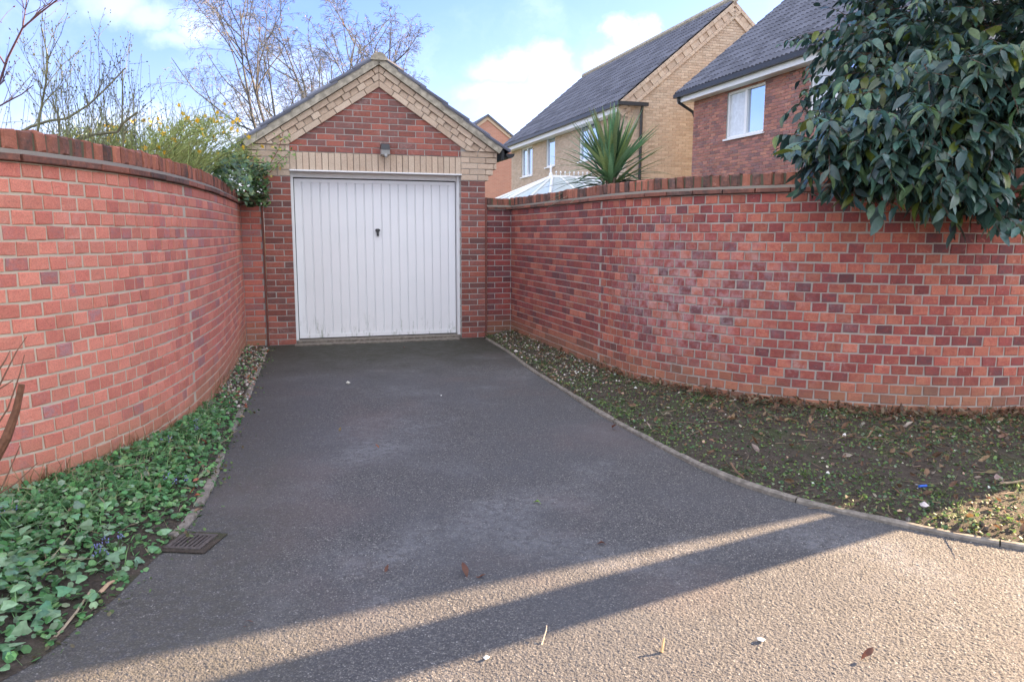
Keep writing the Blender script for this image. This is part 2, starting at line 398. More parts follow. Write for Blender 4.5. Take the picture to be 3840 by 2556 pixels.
def lawn_mat():
    m, t = new_mat('rough_ground'); P = pos_of(t)
    n = t.noise(P, 1.5, 6, 0.65)
    finish(t, t.ramp(n, [(0.3, (.05, .06, .022)), (0.6, (.07, .09, .03)), (0.8, (.12, .10, .06))]), 0.95, n, 0.5, 0.05); return m
MAT['ground'] = lawn_mat()
def stone_mat():
    m, t = new_mat('pebble'); P = pos_of(t); n = t.noise(P, 90, 3)
    c = t.n('ShaderNodeHueSaturation', {'Value': t.mrange(n, 0.3, 0.7, 0.8, 1.2, False), 'Color': piece_col(t, 'attr')}).outputs[0]
    finish(t, c, 0.75); return m
MAT['stone'] = stone_mat()

# ------------------------------------------------------------------ plan curves (world x, y)
def g2(u, v): p = G(u, v); return (p[0], p[1])
WALL_L = Path([(-5.5, 1.80), (-4.5, 2.20), (-3.55, 2.66), (-2.92, 3.08), (-2.455, 3.57), (-2.317, 4.06), (-2.28, 4.56), (-2.33, 5.15), (-2.44, 5.80), g2(-.68, -2.6), g2(-.635, -1.3), g2(-.60, .0), g2(-.595, .2)])
_c = np.array([3.40, 8.00]); _r = 2.62
_arc = [(_c[0] + _r * math.cos(rad(a)), _c[1] + _r * math.sin(rad(a))) for a in (197.2, 207, 217, 227, 237, 247, 257, 266, 275, 284)]
WALL_R = Path([g2(2.86, .2), g2(2.86, 0), g2(2.86, -1.0), g2(2.86, -2.0), g2(2.86, -2.7)] + _arc + [(4.75, 5.63), (5.6, 5.99), (6.15, 6.14), (6.6, 6.10), (7.2, 6.30), (8.0, 6.7), (10.5, 8.0)])
KERB = Path([(-.40, 9.98), (-.36, 9.85), (-.06, 8.74), (.17, 7.65), (.47, 6.51), (.66, 5.77), (.89, 5.06), (1.08, 4.5), (1.24, 4.13), (1.41, 3.88), (1.58, 3.70), (1.82, 3.51), (1.98, 3.38), (2.32, 3.18), (2.9, 2.98), (4.0, 2.80), (6.5, 2.70), (11.0, 2.6)])
EDGE_L = Path([(-5.5, .2), (-4.0, .45), (-2.7, .95), (-1.95, 1.6), (-1.60, 2.19), (-1.56, 2.48), (-1.54, 2.70), (-1.55, 2.95), (-1.56, 3.30), (-1.57, 3.50), (-1.66, 3.95), (-1.78, 4.39), (-1.91, 4.85), (-2.12, 5.70), (-2.31, 6.43), (-2.48, 7.08), (-2.89, 8.60), (-2.985, 8.96)])

def sheet(name, path_pts, mat, z, kind='structure'):
    me = bpy.data.meshes.new(name); me.from_pydata([(x, y, z) for x, y in path_pts], [], [tuple(range(len(path_pts)))])
    me.materials.append(mat); return label(obj(name, me), kind=kind)
def grid_sheet(name, x0, x1, y0, y1, nx, ny, mat, z):
    V = [(x0 + (x1 - x0) * i / nx, y0 + (y1 - y0) * j / ny, z) for j in range(ny + 1) for i in range(nx + 1)]
    F = [(j * (nx + 1) + i, j * (nx + 1) + i + 1, (j + 1) * (nx + 1) + i + 1, (j + 1) * (nx + 1) + i) for j in range(ny) for i in range(nx)]
    me = bpy.data.meshes.new(name); me.from_pydata(V, [], F); me.materials.append(mat); return label(obj(name, me), kind='structure')
grid_sheet('ground', -900, 900, -900, 900, 8, 8, MAT['ground'], -0.06)
def resample(path, a, b, n): return [path.pos(a + (b - a) * i / (n - 1)) for i in range(n)]
# the drive: a strip between its two edges, widening into the road at our feet
nL = 60
L_ = [p - (.25, 0, 0) for p in resample(EDGE_L, 0, EDGE_L.len, nL)]; R_ = [p + np.cross(EZ, KERB.tan(KERB.nearest(p)[0])) * .03 for p in resample(KERB, KERB.len, 0, nL)]
outline = [(p[0], p[1]) for p in R_] + [g2(2.49, .3), g2(-.33, .3)] + [(p[0], p[1]) for p in L_[::-1]]
outline = [(11.0, -9), ] + outline[0:] + [(-5.5, -9)]
drive = sheet('driveway', outline, MAT['asphalt'], 0.0)
def chippings():
    """the stones of the worn surface, as relief, on the stretch nearest to us"""
    st = .004; X = np.arange(-2.2, 3.2, st); Y = np.arange(1.95, 4.2, st); gx, gy = np.meshgrid(X, Y)
    cell = .0080; r = np.random.default_rng(5); n = 900
    jx, jy, hh, rr = r.random((n, n)), r.random((n, n)), r.random((n, n)), r.uniform(.45, .80, (n, n))
    ci, cj = np.floor(gx / cell).astype(int), np.floor(gy / cell).astype(int); h = np.zeros_like(gx)
    for di in (-1, 0, 1):
        for dj in (-1, 0, 1):
            a, b = (ci + di) % n, (cj + dj) % n
            d = np.hypot((ci + di + jx[a, b]) * cell - gx, (cj + dj + jy[a, b]) * cell - gy) / (cell * rr[a, b])
            h = np.maximum(h, np.where(d < 1, np.maximum(0, 1 - d ** 4) * (.15 + .85 * hh[a, b] ** 1.5), 0))
    fade = np.clip((4.15 - gy) / .9, 0, 1); fade = fade * fade * (3 - 2 * fade)
    z = .0005 + h * .0036 * fade - .004 * (1 - fade)
    v = np.stack([gx, gy, np.full_like(gx, 0) - EYE], -1) @ RR.T
    px, py = CX + F_PX * v[..., 0] / v[..., 2], CY + F_PX * v[..., 1] / v[..., 2]
    ok = (px > -150) & (px < 3990) & (py < 2700)
    kx = np.interp(gy[:, 0], KERB.p[::-1, 1], KERB.p[::-1, 0]); lx = np.interp(gy[:, 0], EDGE_L.p[:, 1], EDGE_L.p[:, 0])
    ok &= (gx < kx[:, None] - .002) & (gx > lx[:, None] - .06)
    dgx = ray(719, 2036); dgx = dgx * (-EYE / dgx[2]); ok &= (np.abs(gx - dgx[0]) > .115) | (np.abs(gy - dgx[1]) > .12)
    q = ok[:-1, :-1] & ok[1:, :-1] & ok[:-1, 1:] & ok[1:, 1:]
    idx = np.arange(gx.size).reshape(gx.shape)
    F = np.stack([idx[:-1, :-1][q], idx[:-1, 1:][q], idx[1:, 1:][q], idx[1:, :-1][q]], -1)
    use = np.unique(F); rem = np.full(gx.size, -1); rem[use] = np.arange(len(use)); F = rem[F]
    V = np.stack([gx.ravel()[use], gy.ravel()[use], z.ravel()[use]], -1).astype(np.float32)
    me = bpy.data.meshes.new('stone_chippings'); me.vertices.add(len(V)); me.vertices.foreach_set('co', V.ravel())
    me.loops.add(F.size); me.loops.foreach_set('vertex_index', F.ravel().astype(np.int32)); me.polygons.add(len(F))
    me.polygons.foreach_set('loop_start', np.arange(0, F.size, 4, dtype=np.int32)); me.update(calc_edges=True); me.validate()
    me.materials.append(MAT['asphalt']); me.shade_smooth()
    label(obj('stone_chippings', me, drive), kind='stuff')
chippings()
grid_sheet('road', -40, 40, -16, -8.99, 4, 2, MAT['asphalt'], -0.004)

NZ = [RNG.uniform(0, 6.28, 3) for _ in range(8)]
def wobble(x, y):
    return sum(math.sin(x * (2.1 + 1.9 * i) + a[0]) * math.sin(y * (2.4 + 1.7 * i) + a[1]) / (1 + i) for i, a in enumerate(NZ)) * 0.35
def smooth(x): x = min(1, max(0, x)); return x * x * (3 - 2 * x)
class Bed:
    """a strip of soil between the drive's edge (t=0) and the foot of a wall (t=1)"""
    def __init__(s, E, W, rise): s.E, s.W, s.rise = E, W, rise; s.n = len(E)
    def pos(s, k, t):
        i = min(s.n - 2, int(k)); f = k - i
        e = s.E[i] * (1 - f) + s.E[i + 1] * f; w = s.W[i] * (1 - f) + s.W[i + 1] * f
        p = e * (1 - t) + w * t
        z = s.rise(p, t) + wobble(p[0] * 2, p[1] * 2) * 0.012 * smooth(t * 6)
        return np.array([p[0], p[1], z])
    def mesh(s, name, m):
        K = s.n * 3
        V = [s.pos((s.n - 1) * i / (K - 1), j / m) for i in range(K) for j in range(m + 1)]
        F = [(i * (m + 1) + j, i * (m + 1) + j + 1, (i + 1) * (m + 1) + j + 1, (i + 1) * (m + 1) + j) for i in range(K - 1) for j in range(m)]
        me = bpy.data.meshes.new(name); me.from_pydata(V, [], F); me.materials.append(MAT['soil']); me.shade_smooth()
        return label(obj(name, me), kind='structure')
def riseL(p, t):
    near = smooth((6.2 - p[1]) / 2.6)
    return 0.003 + .009 * smooth(t * 20) + smooth(t * 1.2) * (0.03 + 0.075 * near)
def riseR(p, t):
    return 0.004 + .030 * smooth(t * 16) + smooth(t * 1.3) * 0.05
NB = 110
EL = resample(EDGE_L, EDGE_L.len, 0, NB); WL = resample(WALL_L, WALL_L.len, 0, NB)
def match(path, targets):
    """points of path nearest to each target, kept in order"""
    ss = np.maximum.accumulate([path.nearest(p)[0] for p in targets]); return [path.pos(x) for x in ss]
kL = [EDGE_L.len * (1 - i / (NB - 1)) for i in range(NB)]
EL = [EDGE_L.pos(x) for x in kL]
def cross_from(path, e, back):                        # straight across from the drive edge to the wall
    return path.pos(path.nearest(e)[0])
WLs = np.minimum.accumulate([WALL_L.nearest(e)[0] for e in EL]); WL = [WALL_L.pos(x) - np.cross(EZ, WALL_L.tan(x)) * -0.03 for x in WLs]
BED_L = Bed(EL, WL, riseL)
kR = [KERB.len * i / (NB - 1) * 0.86 for i in range(NB)]
ER = [KERB.pos(x) + np.cross(EZ, KERB.tan(x)) * 0.022 for x in kR]
WRs = np.maximum.accumulate([WALL_R.nearest(e)[0] for e in ER]); WR = [WALL_R.pos(x) + np.cross(EZ, WALL_R.tan(x)) * 0.03 for x in WRs]
BED_R = Bed(ER, WR, riseR)
BED_L.mesh('soil_bed', 10); BED_R.mesh('soil_bed', 14)

# kerb stones along the right, timber-grey concrete edging along the left
def bar(path, s0, s1, w0, w1, z0, z1, n=5):
    mb = MB(); V = []; F = []
    for i in range(n):
        m = path.fr(s0 + (s1 - s0) * i / (n - 1))
        jit = RNG.uniform(-.003, .003)
        for y, z in ((w0, z0), (w0, z1 - .008), (w0 + .010, z1 + jit), (w1 - .010, z1 + jit), (w1, z1 - .008), (w1, z0)):
            V.append(m[:3, 3] + m[:3, 1] * y + EZ * z)
    for i in range(n - 1):
        for j in range(5): F.append((i * 6 + j, (i + 1) * 6 + j, (i + 1) * 6 + j + 1, i * 6 + j + 1))
    F += [tuple(range(6)), tuple((n - 1) * 6 + 5 - j for j in range(6))]
    mb.add(V, F); return mb
kerb = bpy.data.objects.new('kerb', None); link(kerb); label(kerb, kind='structure')
s = 0.15
while s < KERB.len - 3.0:
    d = 0.915
    bar(KERB, s, s + d - 0.008, 0.0, 0.044, -.05, 0.024 + RNG.uniform(-.004, .006), 7).build('kerb_stone', MAT['conc'], kerb); s += d
edging = bpy.data.objects.new('edging', None); link(edging); label(edging, kind='structure')
s = 0
for a, b in ((3.28, 3.62), (3.70, 4.12), (4.16, 4.60), (5.1, 5.9), (6.0, 6.9), (7.0, 7.8), (7.85, 8.95)):
    sa = EDGE_L.nearest(EDGE_L.p[np.abs(EDGE_L.p[:, 1] - a).argmin()])[0]; sb = EDGE_L.nearest(EDGE_L.p[np.abs(EDGE_L.p[:, 1] - b).argmin()])[0]
    bar(EDGE_L, sa, sb, 0.0, 0.05, -.05, 0.016 + RNG.uniform(-.004, .008), 6).build('edging_stone', MAT['conc'], edging)

# ------------------------------------------------------------------ bricks
def brick_mesh(L, H, D, ch=0.004, jit=0.0015, seed=0):
    r = np.random.default_rng(seed)
    a = [(-L / 2 + ch, 0, -H / 2 + ch), (L / 2 - ch, 0, -H / 2 + ch), (L / 2 - ch, 0, H / 2 - ch), (-L / 2 + ch, 0, H / 2 - ch)]
    b = [(-L / 2, ch, -H / 2), (L / 2, ch, -H / 2), (L / 2, ch, H / 2), (-L / 2, ch, H / 2)]
    c = [(-L / 2, D, -H / 2), (L / 2, D, -H / 2), (L / 2, D, H / 2), (-L / 2, D, H / 2)]
    V = np.array(a + b + c); V[:8] += r.uniform(-jit, jit, (8, 3)) * (1, .3, 1)
    F = [(0, 1, 2, 3)]
    for i in range(4):
        j = (i + 1) % 4
        F += [(4 + i, 4 + j, j, i), (8 + i, 8 + j, 4 + j, 4 + i)]
    return V, F
class Bricks:
    """lays pieces on one thing; the ones that show largest become single objects, the others one joined part"""
    def __init__(s, parent, name, matkey, rest_name, hidden=None, limit=300):
        s.parent, s.name, s.key, s.rest, s.hidden, s.limit = parent, name, matkey, rest_name, hidden, limit
        s.items = []; s.var = {}
    def variant(s, L, H, D, k, **kw):
        key = (round(L, 4), round(H, 4), round(D, 4), k)
        if key not in s.var: s.var[key] = (brick_mesh(L, H, D, seed=hash(key) % 9999, **kw), None)
        return key
    def put(s, m, key, col):
        V = s.var[key][0][0]; sz = np.ptp(V, axis=0)
        s.items.append((m, key, col, sz[0] * sz[2]))
    def shape(s, V, F, m, col):                          # a piece with a shape of its own
        key = ('own', len(s.var)); s.var[key] = ((np.asarray(V, float), F), None); s.put(m, key, col)
    def done(s):
        sc = []
        for i, (m, key, col, area) in enumerate(s.items):
            x, y, z = project(m[:3, 3])
            ok = z > 0.3 and -60 < x < 3900 and -60 < y < 2616 and not (s.hidden and s.hidden(x, y))
            facing = abs(np.dot(m[:3, 1], (m[:3, 3] - [0, 0, EYE]) / (np.linalg.norm(m[:3, 3] - [0, 0, EYE]) + 1e-9)))
            sc.append((area * facing / z ** 2) if ok else -1)
        order = np.argsort(sc)[::-1]
        single = set(int(i) for i in order[:s.limit] if sc[i] > 0)
        rest = MB(); mo, ma = MAT[s.key + '_obj'], MAT[s.key + '_attr']
        meshes = {}
        for i, (m, key, col, area) in enumerate(s.items):
            (V, F), _ = s.var[key]
            if i in single:
                if key not in meshes:
                    me = bpy.data.meshes.new(s.name); me.from_pydata(V.tolist(), [], F); me.materials.append(mo); meshes[key] = me
                o = bpy.data.objects.new(s.name, meshes[key]); o.color = (*col[:3], 1); link(o, s.parent, m)
            else: rest.add(V, F, m, col)
        if rest.nv: label(rest.build(s.rest, ma, s.parent), kind='stuff')
def rc(lo=0.0, hi=1.0, p=1.0): return (lo + (hi - lo) * RNG.random() ** p, RNG.random(), RNG.random())
def ribbon(mb, path, s0, s1, n, prof, closed=False):
    """sweep a profile of (out, z) points along a plan path"""
    V = []; F = []; k = len(prof)
    for i in range(n):
        m = path.fr(s0 + (s1 - s0) * i / (n - 1))
        for o, z in prof: V.append(m[:3, 3] - m[:3, 1] * o + EZ * z)
    for i in range(n - 1):
        for j in range(k - 1 + closed): F.append((i * k + j, (i + 1) * k + j, (i + 1) * k + (j + 1) % k, i * k + (j + 1) % k))
    mb.add(V, F)
ROW = 0.075; ROWS = 23; TOP0 = ROW * ROWS; TOP = TOP0
def garden_wall(lab, path, split, curve_first, s_end, hidden, ret, zlow=-1, matkey='wallL', tint=0.0, lift=0.0):
    """split: arc length where the curved part (header bricks) meets the straight part (stretchers)"""
    TOP = TOP0 + lift; ROW = TOP / ROWS; base = path.pos(split)
    w = thing('garden_wall', lab, 'wall', (base[0], base[1], 0)); w['kind'] = 'thing'
    core = MB(); ribbon(core, path, 0, path.len, 150, [(-.0048, -.10), (-.0048, TOP), (-.209, TOP), (-.209, -.10)], True)
    core.build('mortar', MAT['mortar_r' if matkey == 'wallR' else 'mortar'], w)
    bk = Bricks(w, 'brick', matkey, 'brickwork', hidden)
    for r in range(zlow, ROWS):
        z = ROW * (r + 0.5)
        hp = 0.1155; off = (r % 2) * hp / 2 + RNG.uniform(-.004, .004)
        a, b = (0.0, split) if curve_first else (split, s_end)
        if not curve_first and off > .03: bk.put(path.fr(a + off / 2, z), bk.variant(round(off - .010, 3), .065, .05, 0), rc(tint, 1, 1.25))
        s_ = a + off + hp / 2
        while s_ < b - hp * (.45 if curve_first else .3):
            bk.put(path.fr(s_, z + RNG.uniform(-.0018, .0018), RNG.uniform(-.0015, .0025)), bk.variant(0.1045, 0.065, .05, int(RNG.integers(8)), jit=0.0030), rc(tint, 1, 2.6 if matkey == 'wallL' else 1.9)); s_ += hp + RNG.uniform(-.0012, .0012)
        a, b = (split, path.len) if curve_first else (0.0, split)
        sp = 0.225; s_ = a + (r % 2) * sp / 2
        if r % 2: bk.put(path.fr(a + 0.051, z), bk.variant(0.0975, 0.065, .05, int(RNG.integers(8))), rc(tint, 1, 1.1))
        while s_ < b - 0.02:
            L = min(sp, b - s_)
            if L > 0.05: bk.put(path.fr(s_ + L / 2, z, RNG.uniform(-.001, .002)), bk.variant(round(L - .01, 3), 0.065, .05, int(RNG.integers(5))), rc(tint, 1, 1.1))
            s_ += sp
    # short return wall that ties into the garage pier
    u0, u1, vf = ret
    fr0 = lambda u, z, out=0.0: frame(G(u, vf - out, z), EX, EY, EZ)
    mb = MB(); mb.box((0, .006, -.1), (u1 - u0, .21, TOP), frame(G(u0, vf), EX, EY, EZ)); mb.build('mortar', MAT['mortar_g'], w)
    for r in range(zlow, ROWS):
        u = u0 - (r % 2) * 0.1125
        while u < u1 - .02:
            a, b = max(u, u0) + .005, min(u + .225, u1) - .005
            if b - a > .03: bk.put(fr0((a + b) / 2, ROW * (r + .5)), bk.variant(round(b - a, 3), .065, .05, int(RNG.integers(5))), rc(.35, 1, .8))
            u += .225
    bk.done()
    # projecting tiles, a sloping mortar fillet and bricks set on edge
    ct = Bricks(w, 'creasing_tile', 'cope', 'creasing_tiles')
    def tile_at(p, s_, L):
        m = p(s_, TOP + .021)
        k = ct.variant(round(L - .006, 3), .034, .14, int(RNG.integers(4))); ct.put(m, k, rc(.45, 1))
    s_ = 0.02
    while s_ < min(path.len, s_end + 1.5) - .1:
        tile_at(lambda q, z: path.fr(q, z + RNG.uniform(-.002, .002), .028), s_ + .13, .262); s_ += .262
    u = u0
    while u < u1 - .05:
        L = min(.262, u1 - u); tile_at(lambda q, z: fr0(q, z, .028), u + L / 2, L); u += .262
    ct.done()
    fl = MB(); ribbon(fl, path, 0, path.len, 150, [(.022, TOP + .037), (.003, TOP + .060), (-.2, TOP + .062), (-.24, TOP + .002)])
    m0 = frame(G(u0, vf), EX, EY, EZ); L = u1 - u0
    fl.add([(0, -.022, TOP + .037), (L, -.022, TOP + .037), (L, -.004, TOP + .062), (0, -.004, TOP + .062), (L, .2, TOP + .062), (0, .2, TOP + .062)], [(0, 1, 2, 3), (3, 2, 4, 5)], m0)
    fl.build('mortar_fillet', MAT['fillet'], w)
    cp = Bricks(w, 'coping_brick', 'cope', 'coping_bricks')
    jm = MB(); ribbon(jm, path, 0, path.len, 150, [(-.012, TOP + .05), (-.012, TOP + .146), (-.198, TOP + .146), (-.198, TOP + .05)], True)
    jm.box((0, .012, TOP + .05), (L, .198, TOP + .146), m0); jm.build('coping_mortar', MAT['moss_mortar'], w)
    s_ = 0.03
    while s_ < min(path.len, s_end + 1.5) - .05:
        m = path.fr(s_ + .0375, TOP + .105 + RNG.uniform(-.004, .004), .002 + RNG.uniform(-.006, .006)) @ rotz(RNG.uniform(-.03, .03))
        cp.put(m, cp.variant(.066, .104, .21, int(RNG.integers(8)), ch=.012, jit=.008), rc(0, 1)); s_ += .0835
    u = u0
    while u < u1 - .04:
        cp.put(fr0(u + .0375, TOP + .105 + RNG.uniform(-.003, .003), .002), cp.variant(.066, .104, .21, int(RNG.integers(8)), ch=.010, jit=.006), rc(.2, 1)); u += .078
    cp.done()
    return w
sL = WALL_L.nearest((-2.385, 5.45))[0]; sR = WALL_R.nearest(g2(2.858, -3.0))[0]
garden_wall('salmon red curved brick wall left of the drive, its coping mossy', WALL_L, sL, True, WALL_L.len, None, (-.60, -.355, 0.015), tint=-0.05, lift=.02)
garden_wall('dark red curved brick wall right of the drive with white salt bloom', WALL_R, sR, False, WALL_R.nearest((4.6, 5.55))[0] + 1.0, lambda x, y: y < 700 + max(0, (x - 2950)) * .35 and x > 3020, (2.515, 2.86, 0.015), matkey='wallR')

# ------------------------------------------------------------------ garage (built in its own axes: u, v, z)
garage = thing('garage', 'small red brick garage with buff gable band and white ribbed up-and-over door', 'garage', G(0, 0), YAW)
GM = frame(G(0, 0), EX, EY, EZ)
W, PIER = 2.16, .328
AU, AZ, SL = 1.11, 3.485, .66                          # apex of the gable and its slope
def slope_z(u, drop=0.0): return AZ - drop - SL * abs(u - AU)
def gm(u, v, z, x=(1, 0, 0), up=(0, 0, 1)):            # frame in garage axes, given in world
    X = np.array(x, float); Z = np.array(up, float); Y = np.cross(Z, X)
    return GM @ frame((u, v, z), X, Y, Z)
mb = MB()
LD = 6.0
mb.box((-PIER, .006, -.1), (0, .21, 2.45), GM); mb.box((W, .006, -.1), (W + PIER, .21, 2.45), GM)
mb.box((-PIER + .004, .21, -.1), (-.15, LD, 2.45), GM); mb.box((W + .15, .21, -.1), (W + PIER - .004, LD, 2.45), GM); mb.box((-.15, LD - .2, -.1), (W + .15, LD, 2.45), GM)
# gable triangle behind the bricks
tri = [(-.36, 2.40), (W + .36, 2.40), (W + .36, slope_z(W + .36)), (AU, AZ - .004), (-.36, slope_z(-.36))]
V = [(u, .006, z) for u, z in tri] + [(u, .2, z) for u, z in tri]; n = 5
mb.add(V, [tuple(range(n)), tuple(range(2 * n - 1, n - 1, -1))] + [(i, i + n, (i + 1) % n + n, (i + 1) % n) for i in range(n)], GM)
mb.build('wall', MAT['mortar_g'], garage)
mb = MB(); mb.box((.0, .003, 2.183), (W, .2, 2.3995), GM); mb.build('lintel_joint', MAT['mortar_d'], garage)
def prism(poly, D, ch=.004):
    """brick cut to a polygon (counter-clockwise seen from the front), front face at y=0"""
    P = np.array(poly); c = P.mean(0); n = len(P)
    Q = P + (c - P) / (np.linalg.norm(c - P, axis=1, keepdims=True) + 1e-9) * ch * 1.3
    V = [(q[0], 0, q[1]) for q in Q] + [(p[0], ch, p[1]) for p in P] + [(p[0], D, p[1]) for p in P]
    F = [tuple(range(n))]
    for i in range(n):
        j = (i + 1) % n; F += [(n + i, n + j, j, i), (2 * n + i, 2 * n + j, n + j, n + i)]
    return V, F
def clip(poly, a, b, c):
    """keep a*x + b*z <= c"""
    out = []
    for i in range(len(poly)):
        p, q = poly[i], poly[(i + 1) % len(poly)]
        dp, dq = a * p[0] + b * p[1] - c, a * q[0] + b * q[1] - c
        if dp <= 0: out.append(p)
        if dp * dq < 0:
            t = dp / (dp - dq); out.append((p[0] + (q[0] - p[0]) * t, p[1] + (q[1] - p[1]) * t))
    return out
def rect(a, b, z0, z1): return [(a, z0), (b, z0), (b, z1), (a, z1)]
red = Bricks(garage, 'brick', 'gar', 'brickwork'); buff = Bricks(garage, 'buff_brick', 'buff', 'buff_brickwork')
def put_poly(bk, poly, v, D, col):
    if len(poly) < 3: return
    P = np.array(poly); ar = 0.5 * abs(np.dot(P[:, 0], np.roll(P[:, 1], 1)) - np.dot(P[:, 1], np.roll(P[:, 0], 1)))
    if ar < .0006: return
    c = P.mean(0); Vv, F = prism(P - c, D); bk.shape(Vv, F, gm(c[0], v, c[1]), col)
pier_col = lambda: rc(.1, 1, .8)
for side in (0, 1):                                    # piers, stretcher bond, one and a half bricks wide
    x0 = -PIER if side == 0 else W
    for r in range(-1, 28):
        flip = (r + side) % 2
        cuts = [(0, .2175), (.2275, .328)] if flip else [(0, .1025), (.1125, .328)]
        for a, b in cuts: red.put(gm(x0 + (a + b) / 2, RNG.uniform(-.001, .002), ROW * (r + .5)), red.variant(round(b - a - .002, 3), .065, .06, int(RNG.integers(6)), jit=.002), pier_col())
        # brick returns on the door reveals
        xr, sg = (0.0, -1) if side == 0 else (W, 1)
        L = .0925 if flip else .18
        X = (0, 1, 0) if side == 0 else (0, -1, 0)
        vm = .105 if flip == 0 else .15
        red.put(gm(xr - 0.0, .012 + vm, ROW * (r + .5), X), red.variant(round(.15 if flip == 0 else .10, 3), .065, .02, int(RNG.integers(4))), pier_col())
for r in range(32, 45):                                # red infill of the gable
    z0 = ROW * r + .005; u = -.12 - (r % 2) * .1125
    while u < W + .1:
        p = rect(u + .005, u + .22, z0, z0 + .065)
        p = clip(p, -1, 0, -.004); p = clip(p, 1, 0, W - .004)
        p = clip(p, SL, 1, AZ - .245 + SL * AU); p = clip(p, -SL, 1, AZ - .245 - SL * AU)
        put_poly(red, p, RNG.uniform(-.001, .002), .05, rc(.25, 1, .8)); u += .225
red.done()
for i in range(28):                                    # soldier course over the door
    u = W * (i + .5) / 28
    buff.put(gm(u, -.006 + RNG.uniform(-.001, .001), 2.2875), buff.variant(.0700, .212, .06, int(RNG.integers(6)), jit=.002), rc(.05, .8))
for side in (0, 1):                                    # buff shoulders, stepping outwards course by course
    for k in range(5):
        z0 = 2.10 + ROW * k
        ext = (.05, .11, .16, .165, .168)[k]
        a, b = (W, W + PIER + ext) if side else (-PIER - ext, 0)
        if k == 0: a, b = (W, W + PIER + ext) if side else (-PIER - ext, 0)
        u = a - (.1125 if (k % 2) else 0); first = True
        while u < b - .012:
            p = rect(max(u, a) + .003, min(u + .225, b) - .003, z0 + .004, z0 + .071)
            put_poly(buff, p, -.004, .16 + ext * 0, rc(.0, .9)); u += .225 if not (k % 2 and u < a) else .225
# three raking courses under the verge: plain, dog-tooth, plain
ang = math.atan(SL); ca, sa = math.cos(ang), math.sin(ang)
for side in (-1, 1):
    Lr = 1.98
    for row in range(3):
        d0 = .006 + .0735 * row; d1 = d0 + .0685
        pitch = .1125 if row == 1 else .225
        t = -.12 if row != 1 else -.06
        k = 0
        while t < Lr:
            a, b = t + .004, t + pitch - .004
            q = [(a, d0), (a, d1), (b, d1), (b, d0)]     # along slope, below the verge line
            P = [(AU + side * (x * ca - y * sa), AZ - (x * sa + y * ca)) for x, y in q]
            if side < 0: P = P[::-1]
            P = clip(P, -side, 0, -side * AU - .002); P = clip(P, 0, -1, -2.477); P = clip(P, side, 0, side * AU + 1.535 + (.0 if side > 0 else .03))
            out = .030 if row == 0 else (.024 if row == 2 else (.026 if k % 2 else .004))
            put_poly(buff, P, -out, .05 + out, rc(.0, .9)); t += pitch; k += 1
buff.done()
# white steel lintel edge, frame, door
mb = MB(); mb.box((-.005, -.022, 2.166), (W + .005, .10, 2.181), GM); mb.box((.0, .10, 2.166), (W, .2, 2.174), GM); mb.build('lintel', MAT['white'], garage)
DV = .165
mb = MB()
mb.box((.001, DV - .075, .043), (.035, DV + .06, 2.165), GM); mb.box((W - .035, DV - .075, .043), (W - .001, DV + .06, 2.165), GM); mb.box((.035, DV - .02, 2.10), (W - .035, DV + .06, 2.165), GM)
mb.build('door_frame', MAT['white'], garage)
mb = MB(); mb.box((.035, DV + .062, .03), (W - .035, DV + .09, 2.1), GM); mb.build('door_gap_shade', MAT['dark'], garage)  # black sheet behind the door, shade of the gap put into colour
door = MB(); D0, D1, NR = .045, W - .045, 18
zb, zt = .055, 2.085
xs = [D0, D0 + .07]
pts = []                                               # pressed profile across the panel: (u, depth)
step = (D1 - D0 - .08) / NR
pts.append((D0, 0)); pts.append((D0 + .04, 0))
for i in range(NR):
    u = D0 + .04 + step * (i + .5)
    pts += [(u - .012, 0), (u - .006, .020), (u + .004, .020), (u + .007, .004)]
pts += [(D1 - .04, 0), (D1, 0)]
n = len(pts)
V = [(u, DV + .012 + d, zb + .05) for u, d in pts] + [(u, DV + .012 + d, zt - .045) for u, d in pts]
door.add(V, [(i, i + 1, n + i + 1, n + i) for i in range(n - 1)], GM)
for a, b in ((zb, zb + .05), (zt - .045, zt)):
    door.box((D0, DV + .008, a), (D1, DV + .03, b), GM)
for a, b in ((D0, D0 + .016), (D1 - .016, D1)): door.box((a, DV + .005, zb + .05), (b, DV + .02, zt - .045), GM)
dob = door.build('door', MAT['door'], garage)
h = MB(); h.box((-.030, -.032, -.012), (.030, -.014, .014)); h.box((-.012, -.026, -.075), (.014, -.012, .0)); h.box((-.018, -.016, -.03), (.018, .0, .02))
h.build('handle', MAT['black'], dob, mw=gm(1.075, DV + .012, 1.445))
mb = MB(); mb.box((.004, .0, -.05), (W - .004, .34, .042), GM); mb.box((-.02, -.13, -.05), (W - .06, -.001, .014), GM); mb.build('threshold', MAT['conc'], garage)
for a in (-PIER - .024, W + PIER + .001):
    mb = MB(); mb.box((a, -.004, -.02), (a + .022, .02, TOP + .15), GM); mb.build('mastic_joint', MAT['mastic'], garage)
